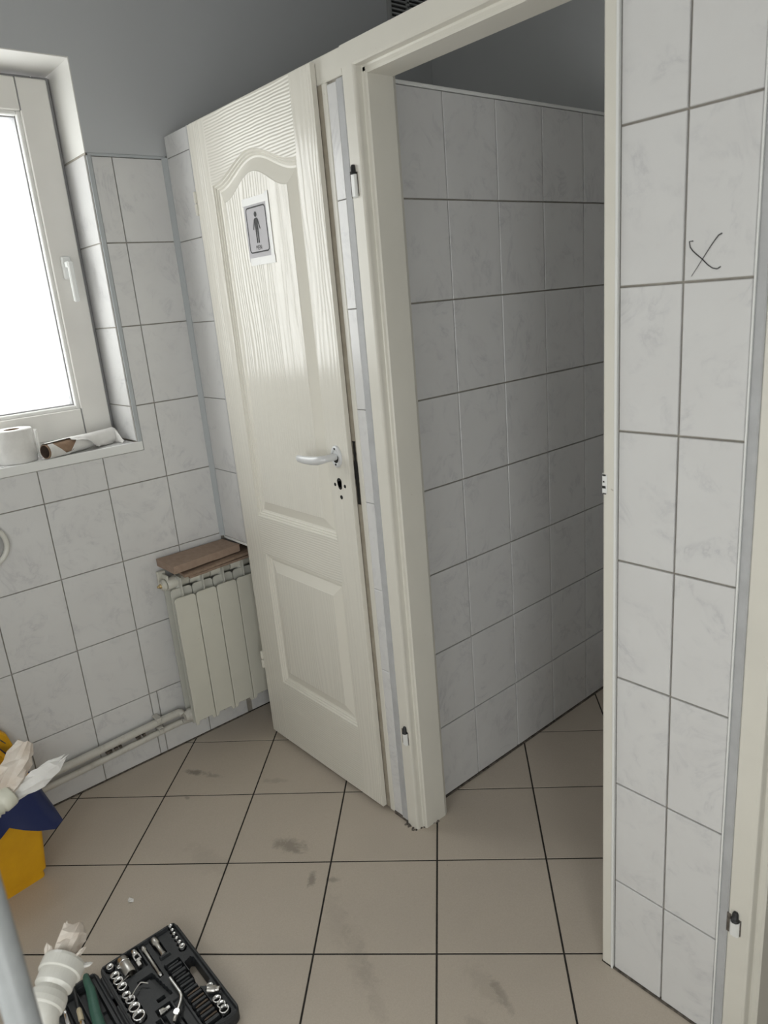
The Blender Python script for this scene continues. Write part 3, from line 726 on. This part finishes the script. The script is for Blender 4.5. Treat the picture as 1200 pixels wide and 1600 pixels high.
q = MB().rings([[(a, SYp-.0016, b) for a, b in bo], [(a, SYp-.0016, b) for a, b in bi]], False, False, False); q.build('border', M['blackink'], sg)
q = MB(); fy = SYp-.0016; mx = .5135
q.add([(mx+.0068*math.cos(2*math.pi*k/18), fy, 1.7625+.0072*math.sin(2*math.pi*k/18)) for k in range(18)], [tuple(range(18))])
def poly(P): q.add([(mx+a, fy, b) for a, b in P], [tuple(range(len(P)))])
poly([(-.0075, 1.7515), (-.0045, 1.7535), (.0045, 1.7535), (.0075, 1.7515), (.0078, 1.724), (-.0078, 1.724)])
for sgn in (1, -1):
    poly([(sgn*.0070, 1.7525), (sgn*.0105, 1.7495), (sgn*.0180, 1.7260), (sgn*.0172, 1.7235), (sgn*.0145, 1.7240), (sgn*.0070, 1.7430)])
    poly([(sgn*.0008, 1.7245), (sgn*.0078, 1.7245), (sgn*.0074, 1.6905), (sgn*.0064, 1.6888), (sgn*.0026, 1.6888), (sgn*.0012, 1.6905)])
q.build('pictogram', M['blackink'], sg)
tc = bpy.data.curves.new('lettering', 'FONT'); tc.body = 'MEN'; tc.size = .0175; tc.align_x = 'CENTER'; tc.space_character = .95
to = bpy.data.objects.new('lettering_source', tc); COL.objects.link(to); bpy.context.view_layer.update()
tm = bpy.data.meshes.new_from_object(to.evaluated_get(bpy.context.evaluated_depsgraph_get())); bpy.data.objects.remove(to); bpy.data.curves.remove(tc)
tm.materials.clear(); tm.materials.append(M['blackink'])
for v in tm.vertices: x, y, _ = v.co; v.co = (mx-.517+x*.86, -.0016, 1.6715-1.72+y)
tob = bpy.data.objects.new('lettering', tm); COL.objects.link(tob); tob.parent = sg

# ------------------------------------------------------------------ bin, bag, drains, pole
bn = tag(empty('waste_bin', (.2, -1.02, 0)), 'yellow plastic waste bin by the tiled wall at the lower left', 'bin')
def quadring(cx, cy, hx_, hy_, z, r=.02, n=4, rot=0):
    P = rrect(-hx_, hx_, -hy_, hy_, r, n); c, s_ = math.cos(rot), math.sin(rot)
    return [(cx+a*c-b*s_, cy+a*s_+b*c, z) for a, b in P]
BR = .14
MB().rings([quadring(.198, -1.015, .132, .128, .0, .012, 4, BR), quadring(.198, -1.015, .132, .128, .006, .012, 4, BR), quadring(.198, -1.015, .131, .127, .022, .012, 4, BR), quadring(.198, -1.015, .137, .135, .026, .012, 4, BR), quadring(.202, -1.015, .152, .160, .295, .014, 4, BR)], True, False, False).build('body', M['yellow'], bn)
MB().rings([quadring(.202, -1.015, .152, .160, .288, .014, 4, BR), quadring(.202, -1.015, .158, .166, .291, .014, 4, BR), quadring(.202, -1.015, .158, .166, .301, .014, 4, BR), quadring(.202, -1.015, .146, .154, .302, .014, 4, BR), quadring(.202, -1.015, .136, .14, .10, .014, 4, BR)], False, True, False).build('rim', M['yellow'], bn)
L1 = [(-1.17, .235), (-.862, .232), (-.836, .248), (-.827, .285), (-.836, .325), (-.868, .365), (-.91, .385), (-1.17, .425)]
q = MB(); q.rings([[(.008, a, b) for a, b in L1], [(.026, a, b) for a, b in L1], [(.030, a, b) for a, b in offset(L1, .006)]], True, True, False)
lid = q.build('lid', M['yellow'], bn)
MB().tube([(.0305, -1.10, .398), (.0305, -.92, .366), (.0305, -.87, .338), (.0305, -.845, .30)], .0016, 6).build('lid_crease', M['dirt'], lid)
# bag: liner turned over the rim, hanging down outside the bin front
bgm = MB(); rows = []
cen = Vector((.200, -1.015, 0)); NB = 56
NR = 10
for i in range(NR):
    t = i/(NR-1); row = []
    for j in range(NB):
        a = 2*math.pi*j/NB
        c, s_ = math.cos(a+BR), math.sin(a+BR); k = 1/max(abs(math.cos(a))/.160, abs(math.sin(a))/.168)
        k = min(k, .212); ear = math.exp(-((a-.70)/.16)**2)
        hang = .060+.012*math.sin(a*4+1.0)+.085*math.exp(-((a-.72)/.26)**2)+.02*math.exp(-((a-.1)/.2)**2)
        flare = .006+.012*t*math.sin(a*9+.5)**2+.034*t*ear
        z = .309-hang*t-(.004 if i == 0 else 0)
        row.append(cen+Vector((c*(k+flare*(.3+t)), s_*(k+flare*(.3+t)), z+.003*math.sin(a*11+t*5)+.004*t*math.sin(a*23))))
    rows.append(row)
inn = [cen+(p-cen)*.90+Vector((0, 0, -.034)) for p in rows[0]]
inn2 = [cen+(p-cen)*.6+Vector((0, 0, -.13)) for p in rows[0]]
bgm.rings([inn2, inn]+rows, True, False, True)
tag(bgm.build('bin_bag', M['bag'], at=(.2, -1.015, .15)), 'dark blue bag liner folded over the rim of the yellow bin', 'bin bag')

def wad(name, m, label, p, axis, length, r0, r1, seed, cat='paper wad', tip=.5, grp=None, parent=None, sq=(1, 1)):
    """crumpled tissue: irregular lofted folds"""
    rg = random.Random(seed); a = Vector(axis).normalized(); u = a.orthogonal().normalized(); w = a.cross(u); p = Vector(p); n = 13; K = 7; Rr = []
    ph_ = [rg.uniform(0, 6.28) for _ in range(4)]
    for i in range(K):
        t = i/(K-1); r = r0+(r1-r0)*math.sin(math.pi*min(1, t*.75+.08)); r *= (1 if t < .8 else 1-(t-.8)*5*(1-tip)*.9)
        tw = t*.8; Rr.append([])
        for j in range(n):
            b = 2*math.pi*j/n+tw; k = 1+.22*math.sin(3*b+ph_[0])+.16*math.sin(5*b+ph_[1]+2*t)+rg.uniform(-.10, .10)
            Rr[-1].append(p+a*(length*t*(1+.06*math.sin(b*2+ph_[2])*t+(.10*rg.uniform(-1, 1) if i == K-1 else 0)))+(u*math.cos(b)*sq[0]+w*math.sin(b)*sq[1])*r*k)
    q = MB().rings(Rr, True, True, False)
    o = q.build(name, m, parent, at=None if parent else p)
    return tag(o, label, cat, grp) if not parent else o

# drain hose over the bin, its mouth stuffed with paper
dh = tag(empty('drain_hose', (.72, -1.03, .52)), 'cream ribbed drain hose end stuffed with paper above the yellow bin', 'drain hose')
m0 = Vector((.741, -.958, .560)); dA = Vector((-.28, .88, .26)).normalized()
pr = [(-.060, .021), (-.054, .024), (-.050, .021), (-.044, .0245), (-.040, .021), (-.034, .0250), (-.030, .0215), (-.026, .0265), (-.014, .0275), (-.004, .0275), (0, .026), (.0, .022), (-.02, .020)]
MB().lathe(m0, dA, pr, 22, False, False).build('ribbed_end', M['pvcy'], dh)
pts = [m0-dA*.055, m0-dA*.10+Vector((0, 0, -.01)), m0-dA*.16+Vector((0, 0, -.05)), m0-dA*.24+Vector((0, -.06, -.09)), Vector((.74, -1.6, .38)), Vector((.74, YN, .38))]
q = MB().tube(pts, .020, 14); q.build('hose', M['pvcy'], dh)
MB().lathe((.74, YN, .38), (0, 1, 0), [(0, .045), (.006, .043), (.012, .024)], 20).build('wall_rosette', M['pvc'], dh)
wad('paper_wad', M['paperd'], 'tall brownish paper wad sticking up out of the ribbed drain hose', m0+dA*-.006+Vector((.004, -.004, .006)), (-.46, .62, .70), .105, .009, .0275, 3, tip=.85)
wad('paper_wad', M['paper'], 'white rolled paper wad pointing right out of the ribbed drain hose', m0+dA*-.004+Vector((.0, .006, -.010)), (.02, .95, .33), .120, .008, .0185, 11, tip=.25)

# drain pipe in front of the tool case
dp = tag(empty('drain_pipe', (1.21, -1.05, .42)), 'white plastic drain pipe end with collar stuffed with paper beside the tool case', 'drain pipe')
s0 = Vector((1.217, -1.006, .508)); sA = Vector((-.66, .715, .235)).normalized()
MB().lathe(s0, sA, [(-.044, .0255), (-.040, .0290), (-.0385, .0305), (-.020, .0310), (-.0185, .0348), (-.003, .0352), (0.002, .0335), (.002, .0285), (-.02, .028)], 40, False, False, False).build('socket', M['pvc'], dp)
MB().lathe(s0, sA, [(-.074, .0255), (-.070, .0300), (-.062, .0312), (-.052, .0300), (-.044, .0255)], 36, False, False, False).build('seal_ring', M['pvc'], dp)
q0 = s0-sA*.06
MB().tube([q0, q0-sA*.012, q0-sA*.022+Vector((0, 0, -.006)), q0-sA*.026+Vector((-.004, 0, -.022)), q0-sA*.024+Vector((-.010, 0, -.045)), q0-sA*.022+Vector((-.014, -.004, -.075)), q0-sA*.022+Vector((-.016, -.014, -.11)), q0+Vector((0, -.06, -.16)), q0+Vector((-.005, -.16, -.19)), (1.24, -1.6, .28), (1.24, YN, .28)], [.0275, .0275, .027, .026, .0245, .0235, .023, .0225, .022, .022, .022], 20).build('bend', M['pvc'], dp)
MB().lathe((1.24, YN, .28), (0, 1, 0), [(0, .05), (.006, .048), (.012, .026)], 20).build('wall_rosette', M['pvc'], dp)
wad('paper_wad', M['paperd'], 'crumpled paper wad stuffed in the white drain pipe collar', s0-sA*.010+Vector((0, 0, .002)), sA+Vector((-.05, .05, .42)), .060, .024, .019, 5, tip=.6)
wad('paper_scrap', M['paper'], 'small white paper scrap poking out from the drain pipe collar edge', s0-sA*.002+Vector((.020, .020, -.006)), (0.55, .75, .1), .018, .003, .0035, 8, cat='paper scrap', tip=.3)
wad('paper_scrap', M['paperd'], 'torn brownish paper strip on the far side of the drain pipe collar', s0-sA*.004+Vector((.014, .014, .010)), (.1, .7, .45), .022, .008, .008, 18, cat='paper scrap', tip=.6, sq=(1, .4))
wad('paper_scrap', M['paperd'], 'small brownish paper tip on the left of the drain pipe collar', s0-sA*.004+Vector((-.016, -.016, .012)), (-.5, .2, .8), .022, .007, .007, 28, cat='paper scrap', tip=.2, sq=(1, .4))

# slim pole standing close to the camera
po = tag(empty('pole', (1.8385, -1.1255, 0)), 'slim light grey pole standing close to the camera at the lower left', 'pole')
MB().lathe((1.8385, -1.1255, .012), (0, 0, 1), [(0, .0112), (1.24, .0112), (1.245, .009)], 20).build('shaft', M['post'], po)
MB().lathe((1.8385, -1.1255, 0), (0, 0, 1), [(0, .045), (.004, .045), (.008, .038), (.02, .014), (.03, .0125)], 24).build('foot_flange', M['post'], po)

# round plate on the wall at the left edge
rp = tag(empty('wall_ring', (0, -.765, .912)), 'white round plastic ring fixed to the tiled wall at the left edge', 'wall ring')
q = MB(); Rg = []
for k in range(33):
    a = 2*math.pi*k/32
    Rg.append([(.010+.007*math.cos(b), -.765+(.060+.008*math.sin(b))*math.cos(a), .912+(.060+.008*math.sin(b))*math.sin(a)) for b in [2*math.pi*j/10 for j in range(10)]])
q.rings(Rg, False, False); q.build('rim', M['pvc'], rp)
MB().lathe((.0005, -.765, .912), (1, 0, 0), [(0, .058), (.006, .058), (.007, .02), (.012, .018)], 28).build('plate', M['tile'], rp)

# scrap on the floor
tag(MB().add([(.580, -.735, .0005), (.590, -.722, .004), (.598, -.726, .0008), (.592, -.738, .005), (.575, -.729, .003)], [(0, 3, 1), (3, 2, 1), (0, 1, 4)]).build('floor_scrap', M['paper'], at=(.588, -.73, 0)),
    'tiny white torn scrap lying on the floor tile left of the tool case', 'scrap')

# ------------------------------------------------------------------ tool case
CX, CY = .776, -.885
tcase = tag(empty('tool_case', (CX, CY, 0)), 'open black plastic tool case lying on the floor tiles', 'tool case')
U0, U1, V0, V1 = .0, .338, .004, .200
def inside(u, v, P):
    c = False; j = len(P)-1
    for i in range(len(P)):
        if (P[i][1] > v) != (P[j][1] > v) and u < (P[j][0]-P[i][0])*(v-P[i][1])/(P[j][1]-P[i][1])+P[i][0]: c = not c
        j = i
    return c
def tray(name, u0, u1, v0, v1, feats, holes, parent, st=.002, top=.038, floor=.030, rad=.018):
    nu, nv = int(round((u1-u0)/st))+1, int(round((v1-v0)/st))+1
    H = np.full((nu, nv), top); us = u0+np.arange(nu)*st; vs = v0+np.arange(nv)*st
    Ug, Vg = np.meshgrid(us, vs, indexing='ij')
    dx = np.minimum(Ug-u0, u1-Ug); dy = np.minimum(Vg-v0, v1-Vg); d = np.minimum(dx, dy)
    H[d > .008] = floor
    for f in feats:
        k = f[0]
        if k == 'r': _, a, b, c, e, h = f; H[(Ug >= a) & (Ug <= b) & (Vg >= c) & (Vg <= e)] = h
        elif k == 'c': _, a, b, r, h = f; H[(Ug-a)**2+(Vg-b)**2 <= r*r] = h
        elif k == 'p':
            mask = np.array([[inside(uu, vv, f[1]) for vv in vs] for uu in us]); H[mask] = f[2]
    hm = np.zeros_like(H, bool)
    for P in holes:
        mask = np.array([[inside(uu, vv, P) for vv in vs] for uu in us]); hm |= mask
    H[hm] = .002
    # rounded corners
    cx_ = np.maximum(rad-dx, 0); cy_ = np.maximum(rad-dy, 0); cut = (dx < rad) & (dy < rad) & (cx_**2+cy_**2 > rad*rad)
    H[(d <= .0022)] = top-.003; 
    q = MB(); V = np.stack([Ug+CX, Vg+CY, H], 2).reshape(-1, 3); idx = np.arange(nu*nv).reshape(nu, nv); f = []
    for i in range(nu-1):
        for j in range(nv-1):
            if hm[i, j] and hm[i+1, j] and hm[i, j+1] and hm[i+1, j+1]: continue
            if cut[i, j] or cut[i+1, j+1] or cut[i, j+1] or cut[i+1, j]: continue
            f.append((idx[i, j], idx[i+1, j], idx[i+1, j+1], idx[i, j+1]))
    q.v = [tuple(p) for p in V]; q.f = f; q.sm = [False]*len(f)
    # skirt
    P = [(a, b) for a, b in rrect(u0, u1, v0, v1, rad, 6)]
    Pi = offset(P, .003)
    q.rings([[(CX+a, CY+b, .001) for a, b in offset(P, .004)], [(CX+a, CY+b, .008) for a, b in P], [(CX+a, CY+b, top-.004) for a, b in P], [(CX+a, CY+b, top-.001) for a, b in Pi], [(CX+a, CY+b, top-.003) for a, b in offset(P, .0045)]], False, False, True)
    return q.build(name, M['case'], parent)
hole = [(.1283, .166), (.1240, .182), (.1310, .187), (.2121, .186), (.2234, .174), (.2124, .160)]
feats = []
tr_s = [(.0095, .1850, .0050), (.0247, .1830, .0042), (.0386, .1815, .0042), (.0556, .1802, .0042), (.0717, .1800, .0048), (.0875, .1795, .0072)]
br_s = [(.237, .1762, .0075), (.2790, .1718, .0098), (.2975, .1725, .0098), (.3125, .1715, .0112)]
lf_s = [(.0180, .026, .0085), (.0503, .026, .0105), (.0705, .026, .0112), (.0920, .027, .0112), (.1205, .0255, .0098), (.1385, .0275, .0112), (.1640, .0265, .0130), (.1900, .026, .0140)]
feats += [('r', .010, .10, .1695, .193, .030)]
for (u, v, r) in tr_s+br_s+lf_s: feats.append(('c', u, v, r+.0018, .012))
feats += [('r', .009, .072, .042, .072, .014), ('r', .008, .070, .074, .096, .018), ('r', .010, .124, .103, .113, .020), ('r', .008, .080, .128, .148, .018),
          ('r', .075, .083, .125, .150, .036), ('p', [(.100, .058), (.100, .096), (.108, .096), (.172, .106), (.186, .108), (.186, .074), (.176, .074), (.176, .094), (.112, .084), (.112, .058)], .018),
          ('r', .105, .320, .124, .160, .022), ('r', .20, .222, .058, .092, .016), ('r', .225, .325, .050, .058, .018), ('r', .225, .325, .064, .072, .018), ('r', .255, .325, .080, .088, .018), ('r', .255, .325, .096, .104, .018), ('r', .205, .330, .100, .116, .026)]
for k in range(11): feats.append(('r', .103+k*.0205, .111+k*.0205, .126, .158, .036))
tray_o = tray('tray', U0, U1, V0, V1, feats, [hole], tcase)
lidf = [('r', .012, .33, -.052, -.016, .010), ('r', .012, .33, -.080, -.056, .012), ('r', .03, .33, -.106, -.084, .010), ('r', .10, .128, -.030, -.016, .004), ('r', .012, .33, -.150, -.112, .012)]
tray('case_lid', -.004, .334, -.190, -.002, lidf, [], tcase, top=.034, floor=.026)
q = MB()
for k in range(3): q.tube([(CX+.03+k*.10, CY+.001, .033), (CX+.10+k*.10, CY+.001, .033)], .0035, 8)
q.build('hinge_barrel', M['case'], tcase)
for k in range(10):                                             # screwdriver bits in their rack
    u = .1150+k*.0205; ln = .030 if k > 4 else .026
    od = ['first', 'second', 'third', 'fourth', 'fifth', 'sixth', 'seventh', 'eighth', 'ninth', 'tenth', 'eleventh', 'twelfth'][k]
    tag(MB().lathe((CX+u+.0025, CY+.128, .0325), (0, 1, .02), [(0, .0020), (.006, .0032), (.010, .0034), (ln-.002, .0034), (ln, .003)], 6, smooth=False).build('screwdriver_bit', M['bronze'] if k > 4 else M['case'], at=(CX+u, CY+.128, .032)),
        f'{od} dark bit in the slotted rack, counted from the thick extension bar', 'bit', 'bits in the slotted rack')
# sockets
def socket(name, u, v, r, h, label, m=None):
    t = tag(empty(name, (CX+u, CY+v, .012)), label, 'socket', 'sockets in the tool case')
    MB().lathe((CX+u, CY+v, .012), (0, 0, 1), [(0, r*.95), (.002, r), (h-.0012, r), (h, r*.94), (h, r*.79), (h-.012, r*.74)], 20, False, False).build('shell', m or M['chrome'], t)
    MB().lathe((CX+u, CY+v, .0125+h-.014), (0, 0, 1), [(0, r*.74), (.001, r*.74)], 12).build('drive_recess', M['dark'], t)
names_tr = ['first tiny chrome socket at the far corner of the case', 'second tiny chrome socket from the far case corner', 'third tiny chrome socket from the far case corner', 'fourth tiny chrome socket from the far case corner', 'fifth tiny chrome socket from the far case corner', 'sixth and widest socket of the tiny row at the far case corner']
for (u, v, r), lb in zip(tr_s, names_tr): socket('socket', u, v, r, .027, lb)
names_br = ['small chrome socket just past the carrying handle of the case', 'chrome socket right after the fallen one beside the case handle', 'chrome socket second from the near end of the handle side', 'chrome socket at the near end of the handle side']
for (u, v, r), lb in zip(br_s, names_br): socket('socket', u, v, r, .028, lb)
names_lf = ['chrome socket nearest the far hinge corner of the case', 'second large chrome socket along the case hinge', 'third large chrome socket along the case hinge', 'fourth large chrome socket along the case hinge', 'chrome socket left of the thin hex key end', 'chrome socket under the bent hex key tip', 'brightest wide chrome ring socket along the hinge', 'largest chrome socket nearest the camera along the hinge']
for (u, v, r), lb in zip(lf_s, names_lf): socket('socket', u, v, r, .029, lb)
tag(MB().lathe((CX+.030, CY+.042, .031), (.1, 0, 1), [(0, .004), (.006, .004), (.006, .0025), (.002, .0025)], 12, True, False).build('socket', M['chrome'], at=(CX+.03, CY+.042, .031)), 'tiny stray chrome nut lying beside the spark plug socket', 'nut')
tag(MB().lathe((CX+.244, CY+.168, .038), (.55, .55, .1), [(0, .0085), (.018, .0085), (.019, .006), (.028, .006)], 16).build('socket', M['steel'], at=(CX+.244, CY+.168, .034)), 'steel socket fallen over on its side next to the case handle', 'socket', 'sockets in the tool case')
def tool(name, label, cat, fn, at):
    t = tag(empty(name, at), label, cat); fn(t); return t
def _plug(t):
    MB().lathe((CX+.012, CY+.0565, .030), (1, 0, 0), [(0, .0128), (.002, .0140), (.053, .0140), (.056, .0125)], 22, True, False).build('barrel', M['steel'], t)
    MB().lathe((CX+.024, CY+.0565, .030), (1, 0, 0), [(0, .01415), (.001, .0145), (.004, .0145), (.005, .01415)], 22, False, False).build('groove_ring', M['chrome'], t)
tool('spark_plug_socket', 'wide satin steel spark plug socket lying in the tool case', 'socket', _plug, (CX+.04, CY+.0565, .016))
def _uj(t):
    MB().lathe((CX+.009, CY+.087, .030), (1, -.06, 0), [(0, .0075), (.002, .0085), (.018, .0085), (.020, .007)], 16).build('socket_end', M['chrome'], t)
    MB().box(CX+.027, CX+.045, CY+.078, CY+.0815, .024, .036, .001).box(CX+.027, CX+.045, CY+.0905, CY+.094, .024, .036, .001).build('fork', M['chrome'], t)
    MB().box(CX+.038, CX+.048, CY+.0815, CY+.0905, .025, .035, .001).box(CX+.046, CX+.062, CY+.078, CY+.087, .026, .035, .001).build('square_drive', M['steel'], t)
tool('universal_joint', 'chrome universal joint lying between the wide socket and the thin bar', 'tool', _uj, (CX+.035, CY+.086, .02))
def _ext(t):
    MB().lathe((CX+.007, CY+.138, .028), (1, 0, 0), [(0, .0075), (.002, .009), (.020, .009), (.024, .0055), (.056, .0055), (.059, .007), (.064, .007)], 16).build('shank', M['steel'], t)
    MB().box(CX+.064, CX+.074, CY+.1335, CY+.1425, .0235, .0325, .001).build('square_drive', M['chrome'], t)
tool('extension_bar', 'short thick steel extension bar at the far edge of the case', 'tool', _ext, (CX+.04, CY+.138, .019))
def _bar(t):
    MB().lathe((CX+.012, CY+.1085, .029), (1, -.01, 0), [(0, .0050), (.002, .0060), (.012, .0060), (.015, .0036), (.098, .0036), (.100, .005), (.105, .005)], 14).build('shank', M['steel'], t)
    MB().box(CX+.117, CX+.124, CY+.1045, CY+.1105, .026, .032, .001).build('square_drive', M['chrome'], t)
tool('extension_bar', 'long thin steel extension bar between the joint and the thick bar', 'tool', _bar, (CX+.06, CY+.108, .022))
def _bent(t):
    MB().tube([(CX+.154, CY+.1172, .0415), (CX+.185, CY+.1178, .0415), (CX+.205, CY+.1180, .0415), (CX+.216, CY+.1160, .0412), (CX+.226, CY+.110, .041), (CX+.243, CY+.094, .040)], .0036, 10).build('shank', M['chrome'], t)
    MB().lathe((CX+.246, CY+.091, .036), (.1, -.1, 1), [(0, .0070), (.002, .0085), (.008, .0085), (.010, .0065)], 18).build('knob', M['chrome'], t)
    MB().lathe((CX+.250, CY+.087, .040), (.75, -.65, 0), [(0, .004), (.006, .0045), (.014, .0045), (.016, .003)], 10).build('tip', M['steel'], t)
tool('cranked_handle', 'bright bent chrome handle lying across the middle of the case', 'tool', _bent, (CX+.2, CY+.115, .037))
tag(MB().tube([(CX+.141, CY+.026, .0425), (CX+.125, CY+.045, .0405), (CX+.1145, CY+.0605, .0395), (CX+.1145, CY+.0635, .0395), (CX+.117, CY+.066, .0395), (CX+.129, CY+.0745, .0395)], .0016, 6).build('hex_key', M['steel'], at=(CX+.12, CY+.06, .037)), 'bent thin hex key leaning over the sockets on the hinge side', 'hex key')
tag(MB().tube([(CX+.084, CY+.030, .0425), (CX+.074, CY+.049, .038)], .0014, 6).build('hex_key', M['steel'], at=(CX+.079, CY+.04, .038)), 'short straight hex key near the end of the spark plug socket', 'hex key')
def _ad(t):
    MB().lathe((CX+.2085, CY+.065, .026), (.12, 1, 0), [(0, .0085), (.010, .0085), (.012, .006), (.016, .006)], 14).build('shank', M['chrome'], t)
    MB().box(CX+.206, CX+.214, CY+.081, CY+.089, .022, .030, .001).build('square_drive', M['steel'], t)
tool('drive_adapter', 'small chrome drive adapter lying left of the bent handle', 'tool', _ad, (CX+.21, CY+.075, .018))
# lid contents
def _green(t):
    P = [(-.012, -.0235, .032), (-.004, -.0255, .034), (.012, -.028, .035), (.044, -.0300, .035), (.075, -.036, .034), (.105, -.042, .033), (.145, -.0465, .032), (.19, -.050, .031)]
    W_ = [.0045, .0065, .0085, .0100, .0110, .0115, .0120, .0120]; Rr = []
    for (u, v, z), w in zip(P, W_): Rr.append([(CX+u+.1*w*math.cos(a), CY+v+w*math.cos(a), z+.55*w*math.sin(a)) for a in [2*math.pi*k/14 for k in range(14)]])
    MB().rings(Rr).build('grip', M['green'], t)
    MB().tube([(CX+u+.002, CY+v+w*.98, z-.002) for (u, v, z), w in zip(P, W_)], .0022, 8).build('grip_edge', M['black'], t)
tool('pliers', 'green rubber pliers grip lying in the lid of the tool case', 'pliers', _green, (CX+.08, CY-.035, .02))
def _sd(t):
    MB().tube([(CX-.001, CY-.0562, .035), (CX+.070, CY-.0668, .031)], .0042, 10).build('shaft', M['black'], t)
    MB().lathe((CX-.008, CY-.0552, .0355), (1, -.15, -.06), [(0, .004), (.002, .0055), (.010, .0055), (.012, .0045)], 12).build('end_cap', M['ivory'], t)
    MB().lathe((CX+.068, CY-.0665, .031), (1, -.15, -.02), [(0, .0048), (.004, .0060), (.030, .0062), (.034, .005)], 12).build('handle', M['ivory'], t)
    MB().lathe((CX+.104, CY-.072, .030), (1, -.15, 0), [(0, .005), (.004, .0075), (.020, .0075)], 14).build('chrome_cap', M['chrome'], t)
tool('screwdriver', 'thin dark screwdriver with ivory ends lying in the case lid', 'screwdriver', _sd, (CX+.05, CY-.063, .02))
def _ch(t):
    MB().lathe((CX+.044, CY-.0912, .027), (1, -.12, 0), [(0, .003), (.003, .0052), (.010, .0052), (.012, .0042), (.016, .0060), (.060, .0060), (.064, .005)], 12).build('shank', M['chrome'], t)
    MB().box(CX+.106, CX+.118, CY-.103, CY-.094, .022, .031, .001).build('square_drive', M['steel'], t)
tool('extension_bar', 'chrome extension bar lying in the lid left of the screwdriver', 'tool', _ch, (CX+.08, CY-.095, .015))
